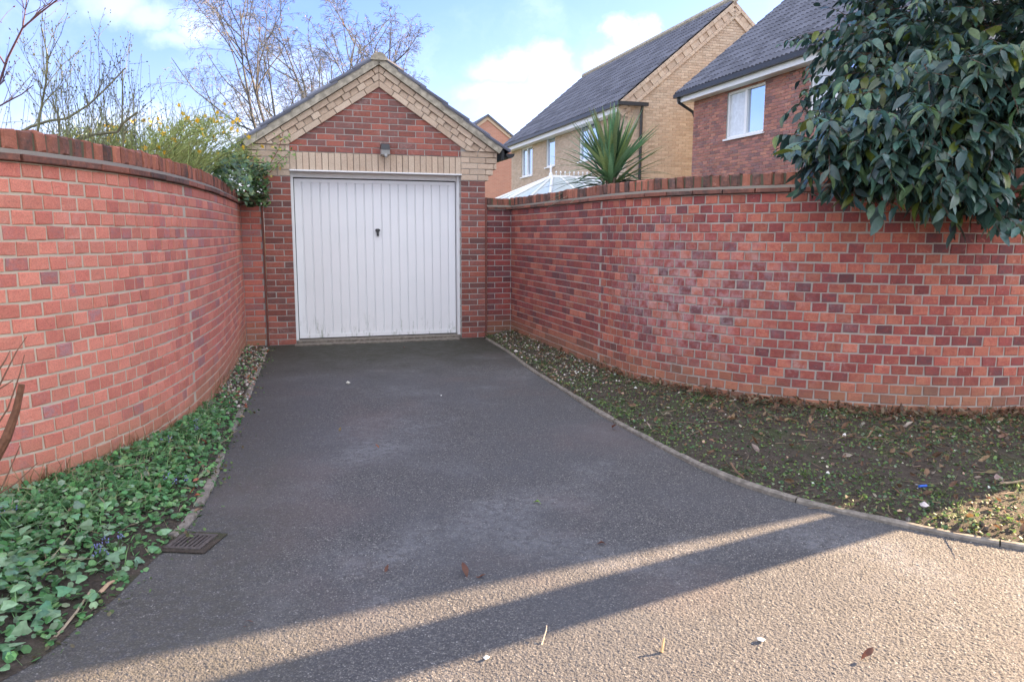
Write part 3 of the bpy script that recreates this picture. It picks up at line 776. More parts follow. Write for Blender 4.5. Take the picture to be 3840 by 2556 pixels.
# verge, tiles, ridge, gutters
for side in (-1, 1):
    mb = MB(); L0 = 1.87 if side > 0 else 1.92
    q = [(-.02, .0), (L0, .0), (L0, -.082), (-.02, -.082)]
    P = [(AU + side * (x * ca - y * sa), AZ - (x * sa + y * ca)) for x, y in q]
    V = [(u, -.062, z) for u, z in P] + [(u, .12, z) for u, z in P]
    mb.add(V, [(0, 1, 2, 3), (7, 6, 5, 4)] + [(i, i + 4, (i + 1) % 4 + 4, (i + 1) % 4) for i in range(4)], GM)
    mb.build('verge', MAT['verge'], garage)
def tile_shape(w, l, th=.022):
    """interlocking concrete tile: two rolls across its width, thick nose at the lower end; x across, y up the slope"""
    xs = np.array([-.5, -.42, -.30, -.18, -.06, .06, .18, .30, .42, .5]) * w
    hs = np.array([0, .6, 1, .6, 0, .6, 1, .6, 0, 0]) * .034
    n = len(xs); V = []
    for y, dz in ((0, .0), (l, -.0)):
        for x, hh in zip(xs, hs): V.append((x, y, th + hh + dz))
    for y in (0, l):
        for x in xs: V.append((x, y, 0))
    F = [(i, i + 1, n + i + 1, n + i) for i in range(n - 1)] + [(2 * n + i, 2 * n + i + 1, i + 1, i) for i in range(n - 1)]
    F += [(2 * n, 0, n, 3 * n), (n - 1, 3 * n - 1, 4 * n - 1, 2 * n - 1)]
    return V, F
class Tiles(Bricks):
    def lay(s, o, along, up, n_along, n_up, w, expo, tilt=.055, keep=None):
        """o: lower corner of the slope; along/up: unit vectors"""
        nrm = np.cross(along, up)
        key = ('tile', w, expo)
        if key not in s.var: s.var[key] = (tuple(np.array(a) if i == 0 else a for i, a in enumerate(tile_shape(w * .985, expo * 1.22))), None)
        up2 = up * math.cos(tilt) - nrm * math.sin(tilt); n2 = np.cross(along, up2)
        for j in range(n_up):
            for i in range(n_along):
                p = o + along * (w * (i + .5 + RNG.uniform(-.012, .012))) + up * (expo * j) + nrm * .03
                if keep and not keep(i, j): continue
                m = frame(p, along, up2, n2); s.items.append((m, key, rc(), w * expo * (1 if keep is None else 1)))
gt = Tiles(garage, 'roof_tile', 'tile', 'roof_tiles')
slen = 2.02
for side in (-1, 1):
    up = (EX * -side) * ca + EZ * sa
    along = EY if side > 0 else -EY
    oo = G(AU + side * slen * ca, (-.075 if side > 0 else -.075 + 6.3), AZ + .075 - slen * sa)
    gt.lay(oo, along, up, 19, 6, 6.3 / 19, slen / 6)
gt.done()
for i in range(14):
    mb = MB(); th = np.linspace(0, math.pi, 9); V = []
    for vv in (-.085 + .45 * i, -.085 + .45 * i + .447):
        for a in th: V.append((AU + .105 * math.cos(a), vv, AZ + .045 + .095 * math.sin(a)))
    F = [(j, j + 1, 9 + j + 1, 9 + j) for j in range(8)]
    if i == 0: F.append(tuple(range(8, -1, -1)))
    mb.add(V, F, GM); mb.build('ridge_tile', MAT['verge'], garage)
for side in (-1, 1):
    mb = MB(); uc = AU + side * 1.70; th = np.linspace(math.pi, 2 * math.pi, 9)
    for rr, sgn in ((.058, 1),):
        V = [(uc + rr * math.cos(a), vv, 2.455 + rr * math.sin(a)) for vv in (-.10, 6.1) for a in th]
        mb.add(V, [(j, j + 1, 9 + j + 1, 9 + j) for j in range(8)] + [tuple(range(9)), tuple(range(17, 8, -1))], GM)
    mb.build('gutter', MAT['black'], garage)
    mb = MB(); a, b = sorted((AU + side * 1.60, AU + side * 1.64)); mb.box((a, -.02, 2.38), (b, 6.0, 2.52), GM); mb.build('fascia', MAT['black'], garage)

# lamp on the gable
lamp = thing('security_light', 'small boxy black and white outdoor light above the garage door', 'light', G(1.15, -.06, 2.43), YAW)
LM = frame(G(1.155, -.10, 2.43), EX, EY, EZ)
mb = MB(); mb.box((-.03, .05, -.02), (.03, .097, .05), LM); mb.build('bracket', MAT['black'], lamp)
mb = MB()
V = [(-.055, -.075, .012), (.055, -.075, .012), (.055, .055, .028), (-.055, .055, .028), (-.05, -.055, .085), (.05, -.055, .085), (.045, .05, .098), (-.045, .05, .098)]
mb.add(V, [(0, 3, 2, 1), (4, 5, 6, 7), (0, 1, 5, 4), (1, 2, 6, 5), (2, 3, 7, 6), (3, 0, 4, 7)], LM); mb.build('hood', MAT['black'], lamp)
mb = MB(); V = [(-.052, -.06, -.045), (.052, -.06, -.045), (.052, .05, -.06), (-.052, .05, -.06), (-.052, -.070, .011), (.052, -.070, .011), (.052, .05, .027), (-.052, .05, .027)]
mb.add(V, [(0, 3, 2, 1), (4, 5, 6, 7), (0, 1, 5, 4), (1, 2, 6, 5), (2, 3, 7, 6), (3, 0, 4, 7)], LM); mb.build('lens', MAT['lens'], lamp)
mb = MB(); mb.tube([LM[:3, 3] + LM[:3, :3] @ np.array(p) for p in ((.005, -.045, -.04), (.005, -.05, -.066), (.005, -.05, -.085))], [.022, .02, .008], 8); mb.build('sensor', MAT['lens'], lamp)

# ------------------------------------------------------------------ houses (all stand square to the garage)
def house_window(parent, m, w, h, lights, sill=True, curtain=False, cill_w=.06):
    """m: frame at the lower left corner, x along the wall, y into it"""
    fw = .055
    mb = MB()
    mb.box((0, .04, 0), (fw, .10, h), m); mb.box((w - fw, .04, 0), (w, .10, h), m); mb.box((fw, .04, 0), (w - fw, .10, fw), m); mb.box((fw, .04, h - fw), (w - fw, .10, h), m)
    win = mb.build('window', MAT['upvc'], parent)
    for k in range(lights):
        mb = MB(); mb.box((max(fw, w * k / lights), .085, fw), (min(w - fw, w * (k + 1) / lights), .089, h - fw), m); mb.build('pane', MAT['pane_net' if (curtain and k == 0) else 'pane'], win)
    mb = MB()


    for k in range(1, lights):
        x = w * k / lights; mb = MB(); mb.box((x - .045, .03, fw), (x + .045, .084, h - fw), m); mb.build('mullion', MAT['upvc'], win)
    mb = MB(); mb.box((-.05, -.05, -.045), (w + .05, .10, -.003), m); mb.build('sill', MAT['upvc'], win)
    return win
def wall_bricks(bk, m, w, z0, z1, holes=(), keep=None, tint=(0, 1)):
    """stretcher bond over a wall; m: frame at the wall's lower left, x along, y into it"""
    r = int(math.ceil(z0 / ROW))
    while (r + 1) * ROW <= z1 + .001:
        z = (r + .5) * ROW; x = -(r % 2) * .1125
        while x < w:
            segs = [(max(x, 0), min(x + .225, w))]
            for (a, b, c, d) in holes:
                if c - .02 < z < d + .02:
                    new = []
                    for p, q in segs:
                        if q <= a or p >= b: new.append((p, q)); continue
                        if p < a: new.append((p, a))
                        if q > b: new.append((b, q))
                    segs = new
            for p, q in segs:
                if keep:
                    lo, hi = keep(z); p, q = max(p, lo), min(q, hi)
                if q - p > .05:
                    bk.put(m @ frame(((p + q) / 2, 0, z), (1, 0, 0), (0, 1, 0), (0, 0, 1)), bk.variant(round(q - p - .01, 2), .065, .03, 0, ch=.003), rc(*tint))
            x += .225
        r += 1
def wall_sheet(mb, m, w, z0, z1, holes):
    """outer leaf of a wall with openings, behind the face bricks"""
    xs = sorted({0, w, *[h[0] for h in holes], *[h[1] for h in holes]}); zs = sorted({z0, z1, *[h[2] for h in holes], *[h[3] for h in holes]})
    for a, b in zip(xs, xs[1:]):
        for c, d in zip(zs, zs[1:]):
            if any(h[0] < (a + b) / 2 < h[1] and h[2] < (c + d) / 2 < h[3] for h in holes): continue
            mb.box((a, .012, c), (b, .14, d), m)
def slab(mb, P, th, m=None):
    """thick polygon: P seen from above counter-clockwise"""
    P = np.array(P, float); nrm = np.cross(P[1] - P[0], P[2] - P[1]); nrm /= np.linalg.norm(nrm); n = len(P)
    V = np.vstack([P, P - nrm * th])
    mb.add(V, [tuple(range(n)), tuple(range(2 * n - 1, n - 1, -1))] + [(i, i + n, (i + 1) % n + n, (i + 1) % n) for i in range(n)], m)

# --- house of buff brick behind the conservatory
HA_U, HA_V0, HA_V1 = 9.55, 10.35, 21.7
HA_RU, HA_RZ, HA_EZ = 12.92, 8.22, 5.12
ha = thing('buff_house', 'buff brick house with dark tiled roof behind the spiky plant and conservatory', 'house', G(HA_U, HA_V0), YAW); ha['kind'] = 'thing'
HR = 2 * HA_RU - HA_U
slA = (HA_RZ - HA_EZ) / (HA_RU - HA_U + .35)
mb = MB()
pts = [(HA_U + .15, -.05), (HR, -.05), (HR, 5.1), (HA_RU, HA_RZ - .12), (HA_U + .15, 5.1)]
V = [G(u, HA_V0 + .012, z) for u, z in pts] + [G(u, HA_V1, z) for u, z in pts]
mb.add(V, [tuple(range(5)), tuple(range(9, 4, -1))] + [(i, i + 5, (i + 1) % 5 + 5, (i + 1) % 5) for i in range(5)])
mg = frame(G(HA_U, HA_V0, 0), EX, EY, EZ)              # gable end
bk = Bricks(ha, 'brick', 'buff', 'brickwork')
wall_bricks(bk, mg, HR - HA_U, 2.4, 8.1, keep=lambda z: ((0, 99) if z < 5.0 else ((z - 5.0) / slA * .985 + .0, 2 * (HA_RU - HA_U) - (z - 5.0) / slA * .985)), tint=(0, .9))
msd = frame(G(HA_U, HA_V1, 0), -EY, EX, EZ)            # long side, seen from the garden
LA = HA_V1 - HA_V0
winA = [(HA_V1 - 20.3, 1.42, 3.72, 1.16, 2), (HA_V1 - 17.3, .95, 3.88, 1.08, 1), (HA_V1 - 14.0, 1.55, 3.80, 1.22, 2)]
wall_sheet(mb, msd, LA - .012, -.05, 5.1, [(a, a + w, z, z + h) for a, w, z, h, l in winA]); mb.build('wall', MAT['mortar'], ha)
wall_bricks(bk, msd, LA, 2.2, 5.0, holes=[(a, a + w, z, z + h) for a, w, z, h, l in winA], tint=(.1, .8))
bk.done()
for a, w, z, h, l in winA:
    house_window(ha, msd @ frame((a, 0, z), (1, 0, 0), (0, 1, 0), (0, 0, 1)), w, h, l)
upA = np.array(EX) * 1.0; dA = math.hypot(HA_RU - HA_U + .35, HA_RZ - HA_EZ)
upA = (EX * (HA_RU - HA_U + .35) + EZ * (HA_RZ - HA_EZ)) / dA
ta = Tiles(ha, 'roof_tile', 'tile', 'roof_tiles')
nA = 38
ta.lay(G(HA_U - .35, HA_V1 + .1, HA_EZ), -EY, upA, nA, 14, (LA + .1 + .02) / nA, dA / 14)
ta.done()
mb = MB(); slab(mb, [G(HA_U - .33, HA_V1 + .08, HA_EZ - .03), G(HA_U - .33, HA_V0 - .03, HA_EZ - .03), G(HA_RU, HA_V0 - .03, HA_RZ - .03), G(HA_RU, HA_V1 + .08, HA_RZ - .03)], .06)
mb.build('roof', MAT['tile_attr'], ha)
mb = MB(); slab(mb, [G(HA_RU, HA_V0 - .03, HA_RZ), G(HR + .35, HA_V0 - .03, HA_EZ), G(HR + .35, HA_V1 + .08, HA_EZ), G(HA_RU, HA_V1 + .08, HA_RZ)], .08)
mb.build('roof', MAT['tile_attr'], ha)
for sgn in (-1, 1):                                    # brick verge: two raking courses, proud of the gable
    for d0, d1, out in ((.02, .12, .055), (.125, .30, .032), (.305, .39, .05)):
        mb = MB(); u0 = HA_RU; z0 = HA_RZ
        q = []
        for k in range(0, 30):
            t0, t1 = k * .165, k * .165 + .158
            P = []
            for t, d in ((t0, d0), (t0, d1), (t1, d1), (t1, d0)):
                ang_ = math.atan(slA); P.append((u0 + sgn * (t * math.cos(ang_) - d * math.sin(ang_)), z0 - (t * math.sin(ang_) + d * math.cos(ang_))))
            if abs(P[2][0] - u0) > HA_RU - HA_U + .30: break
            if d0 > .1 and d0 < .3: o2 = out * (1 if k % 2 else .3)
            else: o2 = out
            V = [G(a, HA_V0 - o2, b) for a, b in P] + [G(a, HA_V0 + .03, b) for a, b in P]
            F = [(0, 1, 2, 3), (7, 6, 5, 4)] + [(i, i + 4, (i + 1) % 4 + 4, (i + 1) % 4) for i in range(4)]
            mb.add(V, F, None, rc(0, .8))
        label(mb.build('verge_course', MAT['buff_attr'], ha), kind='stuff')
mb = MB(); slab(mb, [G(HA_U - .42, HA_V1 + .1, 5.135), G(HA_U - .42, HA_V0 - .1, 5.135), G(HA_U - .30, HA_V0 - .1, 5.135), G(HA_U - .30, HA_V1 + .1, 5.135)], .10); mb.build('gutter', MAT['black'], ha)
mb = MB(); slab(mb, [G(HA_U - .42, HA_V0 - .22, 5.14), G(HA_U + .55, HA_V0 - .22, 5.14), G(HA_U + .55, HA_V0 - .10, 5.14), G(HA_U - .42, HA_V0 - .10, 5.14)], .10); mb.build('gutter', MAT['black'], ha)
mb = MB(); slab(mb, [G(HA_U - .30, HA_V1, 5.06), G(HA_U - .30, HA_V0 + .02, 5.06), G(HA_U - .0, HA_V0 + .02, 5.06), G(HA_U - .0, HA_V1, 5.06)], .17); mb.build('fascia', MAT['white'], ha)
mb = MB(); mb.tube([G(HA_U + .40, HA_V0 - .12, 5.05), G(HA_U + .40, HA_V0 - .075, 4.85), G(HA_U + .40, HA_V0 - .075, .0)], .045, 8); mb.build('downpipe', MAT['black'], ha)
for k in range(3):                                     # corbelled kneeler bricks at the eaves corner
    mb = MB(); mb.box((-.28 + .09 * k, -.05, 4.97 - .11 * k), (-.02, .05, 5.03 - .11 * k), mg, rc(0, .6)); mb.build('corbel', MAT['buff_attr'], ha)
mb = MB(); mb.tube([G(HA_RU, HA_V0 - .05, HA_RZ + .06), G(HA_RU, HA_V1 + .1, HA_RZ + .06)], .12, 8); mb.build('ridge_tiles', MAT['verge'], ha)

# --- red brick house with the white window
HB_U, HB_V0, HB_V1 = 10.6, -3.8, 8.5
HB_RU, HB_RZ, HB_EZ = 13.75, 7.95, 5.14
hb = thing('red_house', 'red brick house with white two-light window and dark roof, partly behind the big shrub', 'house', G(HB_U, HB_V1), YAW); hb['kind'] = 'thing'
RB = 2 * HB_RU - HB_U
mb = MB()
pts = [(HB_U + .15, -.05), (RB, -.05), (RB, 5.1), (HB_RU, HB_RZ - .1), (HB_U + .15, 5.1)]
V = [G(u, HB_V0, z) for u, z in pts] + [G(u, HB_V1 - .005, z) for u, z in pts]
mb.add(V, [tuple(range(5)), tuple(range(9, 4, -1))] + [(i, i + 5, (i + 1) % 5 + 5, (i + 1) % 5) for i in range(5)])
bk = Bricks(hb, 'brick', 'red', 'brickwork')
mB = frame(G(HB_U, HB_V1, 0), -EY, EX, EZ)
winB = [(HB_V1 - 6.92, 1.52, 3.76, 1.12, 2), (HB_V1 - 3.84, 1.5, 3.78, 1.18, 2)]
wall_sheet(mb, mB, HB_V1 - HB_V0, -.05, 5.1, [(a, a + w, z, z + h) for a, w, z, h, l in winB]); mb.build('wall', MAT['mortar_g'], hb)
wall_bricks(bk, mB, 6.9, 2.4, 5.0, holes=[(a, a + w, z, z + h) for a, w, z, h, l in winB], tint=(.1, 1)); bk.done()
for a, w, z, h, l in winB: house_window(hb, mB @ frame((a, 0, z), (1, 0, 0), (0, 1, 0), (0, 0, 1)), w, h, l, curtain=True)
dB = math.hypot(HB_RU - HB_U + .32, HB_RZ - HB_EZ); upB = (EX * (HB_RU - HB_U + .32) + EZ * (HB_RZ - HB_EZ)) / dB
tb = Tiles(hb, 'roof_tile', 'tile', 'roof_tiles')
tb.lay(G(HB_U - .32, HB_V1 + .42, HB_EZ), -EY, upB, 37, 14, .30, dB / 14); tb.done()
mb = MB(); slab(mb, [G(HB_U - .3, HB_V1 + .4, HB_EZ - .03), G(HB_U - .3, HB_V0, HB_EZ - .03), G(HB_RU, HB_V0, HB_RZ - .03), G(HB_RU, HB_V1 + .4, HB_RZ - .03)], .06); mb.build('roof', MAT['tile_attr'], hb)
mb = MB(); slab(mb, [G(HB_RU, HB_V0, HB_RZ), G(RB + .3, HB_V0, HB_EZ), G(RB + .3, HB_V1 + .4, HB_EZ), G(HB_RU, HB_V1 + .4, HB_RZ)], .08); mb.build('roof', MAT['tile_attr'], hb)
mb = MB(); slab(mb, [G(HB_U - .40, HB_V1 + .42, 5.15), G(HB_U - .40, HB_V0, 5.15), G(HB_U - .28, HB_V0, 5.15), G(HB_U - .28, HB_V1 + .42, 5.15)], .10); mb.build('gutter', MAT['black'], hb)
mb = MB(); slab(mb, [G(HB_U - .28, HB_V1 + .40, 5.08), G(HB_U - .28, HB_V0, 5.08), G(HB_U + .0, HB_V0, 5.08), G(HB_U + .0, HB_V1 + .40, 5.08)], .16); mb.build('fascia', MAT['white'], hb)
mb = MB(); mb.tube([G(HB_U - .34, HB_V1 + .25, 5.08), G(HB_U - .32, HB_V1 + .25, 4.93), G(HB_U + .06, HB_V1 + .13, 4.68), G(HB_U + .12, HB_V1 + .1, 4.5), G(HB_U + .12, HB_V1 + .1, 0)], .042, 8); mb.build('downpipe', MAT['black'], hb)

# --- far gables
def far_house(lab, u0, v0, half, eave, ridge, depth, stops, name, buffband=True):
    h = thing(name, lab, 'house', G(u0, v0), YAW); h['kind'] = 'thing'
    pts = [(u0 - half, -.05), (u0 + half, -.05), (u0 + half, eave), (u0, ridge), (u0 - half, eave)]
    V = [G(u, v0, z) for u, z in pts] + [G(u, v0 + depth, z) for u, z in pts]
    mb = MB(); mb.add(V, [tuple(range(5)), tuple(range(9, 4, -1))] + [(i, i + 5, (i + 1) % 5 + 5, (i + 1) % 5) for i in (0, 1, 4)]); mb.build('wall', stops, h)
    for sg in (-1, 1):
        mb = MB(); P = [G(u0, v0 - .15, ridge + .05), G(u0 + sg * (half + .3), v0 - .15, eave - .2), G(u0 + sg * (half + .3), v0 + depth, eave - .2), G(u0, v0 + depth, ridge + .05)]
        slab(mb, P if sg > 0 else P[::-1], .1); mb.build('roof', MAT['tile_attr'], h)
        mb = MB(); P = [(u0, ridge), (u0 + sg * half, eave - .0), (u0 + sg * half, eave - .26), (u0, ridge - .26)]
        V = [G(u, v0 - .06, z) for u, z in P] + [G(u, v0 + .02, z) for u, z in P]
        mb.add(V, [(0, 1, 2, 3), (7, 6, 5, 4)] + [(i, i + 4, (i + 1) % 4 + 4, (i + 1) % 4) for i in range(4)], None, (.3, .5, 0)); mb.build('verge_band', MAT['buff_attr'], h)
    return h
def far_brick(name, c1, c2, mort):
    m, t = new_mat(name)
    tc = t.n('ShaderNodeNewGeometry').outputs['Position']
    uu = t.vmath('DOT_PRODUCT', tc, tuple(EX)).outputs['Value']; zz = t.n('ShaderNodeSeparateXYZ', {0: tc}).outputs[2]
    p = t.n('ShaderNodeCombineXYZ', {0: uu, 1: zz, 2: 0.0}).outputs[0]
    b = t.n('ShaderNodeTexBrick', {'Vector': p, 'Color1': (*c1, 1), 'Color2': (*c2, 1), 'Mortar': (*mort, 1), 'Scale': 1.0, 'Mortar Size': .006, 'Brick Width': .225, 'Row Height': .075})
    n = t.noise(tc, .8, 4)
    finish(t, t.mix(t.mrange(n, .3, .7, 0, .35), b.outputs[0], tuple(x * .8 for x in c1)), .9); return m
MAT['farpink'] = far_brick('pale_red_brick', (.42, .20, .145), (.36, .17, .125), (.40, .30, .25))
MAT['farbuff'] = far_brick('pale_buff_brick', (.50, .36, .20), (.46, .33, .19), (.44, .36, .27))
far_house('far pale red brick gable seen between the garage roof and the buff house', 11.3, 32.0, 4.2, 4.95, 8.02, 9, MAT['farpink'], 'far_house')
far_house('far buff gable just showing over the left end of the left wall', -15.6, 35.2, 3.3, 4.15, 6.75, 8, MAT['farbuff'], 'far_house')
far_house('far pale brick house hidden behind the flowering shrub on the left', -8.2, 33.0, 4.5, 4.2, 5.6, 8, MAT['farpink'], 'far_house')
# --- conservatory against the buff house
cv = thing('conservatory', 'white conservatory roof with finial and cresting below the buff house', 'conservatory', G(7.5, 12.6), YAW); cv['kind'] = 'thing'
ridge0, ridge1 = (8.05, 12.5, 3.16), (9.5, 12.5, 3.16)
ev = [(9.5, 15.0, 2.4), (7.6, 15.0, 2.4), (6.35, 13.6, 2.4), (6.35, 11.6, 2.4), (7.2, 10.4, 2.4), (9.5, 10.4, 2.4)]
MAT['poly'] = flat_mat('roof_sheet', (.50, .56, .56), 0.25, 0.04, 3)
top = [ridge1, ridge0, ridge0, ridge0, ridge0, ridge1]
for i in range(5):
    P = [G(*ev[i]), G(*ev[i + 1]), G(*top[i + 1]), G(*top[i])]
    if top[i] == top[i + 1]: P = P[:3]
    mb = MB(); slab(mb, P[::-1] if np.cross(P[1] - P[0], P[2] - P[1])[2] < 0 else P, .025); mb.build('roof_pane', MAT['poly'], cv)
def cbar(a, b, r, name='glazing_bar'):
    mb = MB(); mb.tube([G(*a), G(*b)], r, 6); mb.build(name, MAT['upvc'], cv)
for i in range(1, 6): cbar((ev[i][0], ev[i][1], ev[i][2] + .03), (top[i][0], top[i][1], top[i][2] + .03), .045)
for a, b in ((1, 2), (2, 3), (3, 4)):
    e = [(ev[a][k] + ev[b][k]) / 2 for k in range(3)]; cbar((e[0], e[1], e[2] + .03), (ridge0[0], ridge0[1], ridge0[2] + .03), .03)
for x in (8.3, 8.8, 9.3): cbar((x, 10.4, 2.43), (x, 12.5, 3.19), .03)
for i in range(5): cbar(ev[i], ev[i + 1], .06, 'eaves_beam')
cbar(ridge0, ridge1, .07, 'ridge_beam')
mb = MB(); mb.tube([G(8.0, 12.5, z) for z in (3.16, 3.26, 3.30, 3.42, 3.44, 3.50, 3.62)], [.06, .06, .03, .035, .05, .02, .005], 8); mb.build('finial', MAT['upvc'], cv)
for k in range(9):
    mb = MB(); u = 8.18 + .15 * k; mb.tube([G(u, 12.5, 3.2), G(u, 12.5, 3.28), G(u, 12.5, 3.31), G(u, 12.5, 3.36)], [.012, .012, .04, .004], 6); mb.build('cresting', MAT['upvc'], cv)
for i in range(5):
    a, b = np.array(ev[i]), np.array(ev[i + 1]); n = max(1, int(sdist(a, b) / .9))
    mb = MB(); P = [G(a[0], a[1], .0), G(b[0], b[1], 0), G(b[0], b[1], .7), G(a[0], a[1], .7)]; mb.add(P, [(0, 1, 2, 3)]); mb.build('dwarf_wall', MAT['farbuff'], cv)
    mb = MB(); P = [G(a[0], a[1], .7), G(b[0], b[1], .7), G(b[0], b[1], 2.4), G(a[0], a[1], 2.4)]; mb.add(P, [(0, 1, 2, 3)]); mb.build('glass_side', MAT['pane'], cv)

# ------------------------------------------------------------------ plants
def unit(v): v = np.asarray(v, float); return v / (np.linalg.norm(v) + 1e-9)
def basis(fwd, up):
    """matrix axes: y along fwd, z roughly up"""
    y = unit(fwd); x = unit(np.cross(y, up)); z = np.cross(x, y); return x, y, z
def leaf_shape(L, Wd, fold=.25, droop=.18, k=4, wave=0.0, seed=0):
    """leaf along +y, folded at the midrib, tip drooping"""
    r = np.random.default_rng(seed); V = []; F = []
    for i in range(k + 1):
        t = i / k; w = Wd / 2 * (math.sin(math.pi * min(1, t * .93 + .05)) ** .8) * (1 - .25 * t)
        if i == k: w = Wd * .02
        y = L * (t - .12 * droop * t * t); z = -L * droop * t * t
        V += [(-w, y, z + fold * w + r.uniform(-wave, wave)), (0, y, z), (w, y, z + fold * w + r.uniform(-wave, wave))]
    for i in range(k):
        a = i * 3; F += [(a, a + 1, a + 4, a + 3), (a + 1, a + 2, a + 5, a + 4)]
    return np.array(V), F
def ivy_shape(S, seed=0):
    r = np.random.default_rng(seed)
    out = [(0, 0), (.42, -.10), (.52, .22), (.34, .42), (.30, .66), (0, 1.0), (-.30, .66), (-.34, .42), (-.52, .22), (-.42, -.10)]
    V = [(0, .35, .05)] + [(x * r.uniform(.88, 1.12), y * r.uniform(.92, 1.08), -.10 * abs(x) + r.uniform(-.03, .03) - .10 * max(0, y - .5)) for x, y in out]
    n = len(out); return np.array(V) * S, [(0, 1 + i, 1 + (i + 1) % n) for i in range(n)]
def disc_leaf(S, n=6, seed=0):
    r = np.random.default_rng(seed); V = [(0, .5, .06)] + [(.5 * math.sin(a), .5 - .5 * math.cos(a), r.uniform(-.05, .05)) for a in np.arange(n) * 2 * math.pi / n]
    return np.array(V) * S, [(0, 1 + i, 1 + (i + 1) % n) for i in range(n)]
class Leaves:
    """leaves of one plant: those that show largest become single parts, the others one joined part"""
    def __init__(s, parent, shapes, matkey, name='leaf', rest='foliage', limit=300, smooth=True):
        s.p, s.shapes, s.key, s.name, s.rest, s.limit, s.smooth = parent, shapes, matkey, name, rest, limit, smooth; s.items = []
    def put(s, pos, fwd, up, scale, col, k=None):
        x, y, z = basis(fwd, up); m = frame(pos, x * scale, y * scale, z * scale)
        s.items.append((m, int(RNG.integers(len(s.shapes))) if k is None else k, col, scale))
    def done(s, front=None):
        sc = np.zeros(len(s.items))
        for i, it in enumerate(s.items):
            x, y, z = project(it[0][:3, 3]); V = s.shapes[it[1]][0]
            sc[i] = (it[3] * np.ptp(V, axis=0).max() / z) if (z > .3 and -40 < x < 3880 and -40 < y < 2596) else -1
            if front and sc[i] > 0: sc[i] *= front(it[0][:3, 3])
        order = np.argsort(sc)[::-1][:s.limit] if s.limit else []
        single = set(int(i) for i in order if sc[i] > 0); meshes = {}
        for k, (V, F) in enumerate(s.shapes):
            mats = [it[0] for i, it in enumerate(s.items) if it[1] == k and i not in single]
            cols = [it[2] for i, it in enumerate(s.items) if it[1] == k and i not in single]
            if k == 0: rest = MB()
            rest.batch(V, F, mats, cols)
        for i in single:
            m, k, col, _ = s.items[i]
            if k not in meshes:
                V, F = s.shapes[k]; me = bpy.data.meshes.new(s.name); me.from_pydata(V.tolist(), [], F); me.materials.append(MAT[s.key + '_obj'])
                if s.smooth: me.shade_smooth()
                meshes[k] = me
            o = bpy.data.objects.new(s.name, meshes[k]); o.color = (*col[:3], 1); link(o, s.p, m)
        if rest.nv: label(rest.build(s.rest, MAT[s.key + '_attr'], s.p, smooth=s.smooth), kind='stuff')
def vary(c, a=.2, hue=.06):
    f = 1 + RNG.uniform(-a, a); return tuple(max(.004, x * f * (1 + RNG.uniform(-hue, hue))) for x in c)
def curve(p0, d0, L, n=6, bend=(0, 0, -.2), jit=.05):
    P = [np.array(p0, float)]; d = unit(d0)
    for i in range(n):
        d = unit(d + np.array(bend) / n + RNG.normal(0, jit, 3)); P.append(P[-1] + d * L / n)
    return np.array(P)
def plant(name, lab, cat, loc, group=None):
    t = thing(name, lab, cat, loc, 0, group); return t

# --- big evergreen shrub leaning over the right wall
sh = plant('evergreen_shrub', 'big glossy dark evergreen shrub spilling over the right wall in front of the red house', 'shrub', (4.6, 7.2, 0)); sh['kind'] = 'thing'
LAUREL = [leaf_shape(.138, .068, .30, dr, 4, .003, i) for i, dr in enumerate((.05, .18, .30, .5))]
lv = Leaves(sh, LAUREL, 'leaf', 'leaf', 'foliage')
wood = MB(); stems = MB()
for k in range(5):
    a = RNG.uniform(0, 6.28); p = curve((4.6 + .2 * math.cos(a), 7.2 + .2 * math.sin(a), 0), (math.cos(a) * .35, math.sin(a) * .35 - .1, 1), 3.0, 7, (0, 0, .2), .08)
    mb = MB(); mb.tube(p, np.linspace(.05, .015, 8), 6, (.09, .06, .045)); mb.build('trunk', MAT['bark_attr'], sh)
def shrub_pts():
    """points on and in the crown: dome behind the wall plus the part that hangs over it"""
    while True:
        if RNG.random() < .62:
            th, ph = RNG.uniform(0, 6.28), RNG.uniform(-.35, 1.45); r = RNG.uniform(.72, 1.03)
            c = np.array([5.0, 6.75, 2.75]); R_ = np.array([2.15, 1.75, 2.35])
            d = np.array([math.cos(ph) * math.cos(th), math.cos(ph) * math.sin(th), math.sin(ph)])
            p = c + d * R_ * r * (1 + .10 * math.sin(5 * th + 2) * math.cos(4 * ph))
            if p[2] < 1.95: continue
        else:
            x = RNG.uniform(2.15, 6.2) if RNG.random() < .6 else RNG.uniform(2.15, 3.6); lo = 1.64 + .08 * math.sin(x * 5) + (.34 if x < 2.35 else (.14 if x < 2.6 else 0)) + (.0 if x < 3.35 else .12 * min(1, (x - 3.35) * 2.2))
            p = np.array([x, 0, RNG.uniform(lo, 2.6)]); d = np.array([RNG.uniform(-.5, .2), -.9, -.1])
            yw = WALL_R.pos(WALL_R.nearest((x, 5.3))[0])[1]
            p[1] = yw - RNG.uniform(.04, .42 if x < 3.3 else .20) * min(1, (p[2] - lo) * 3 + .5)
            if x < 2.75 and p[2] > 2.2: continue
        return p, unit(d)
GREENS = [(.055, .115, .092), (.046, .095, .082), (.072, .130, .096), (.088, .145, .066), (.038, .078, .068)]
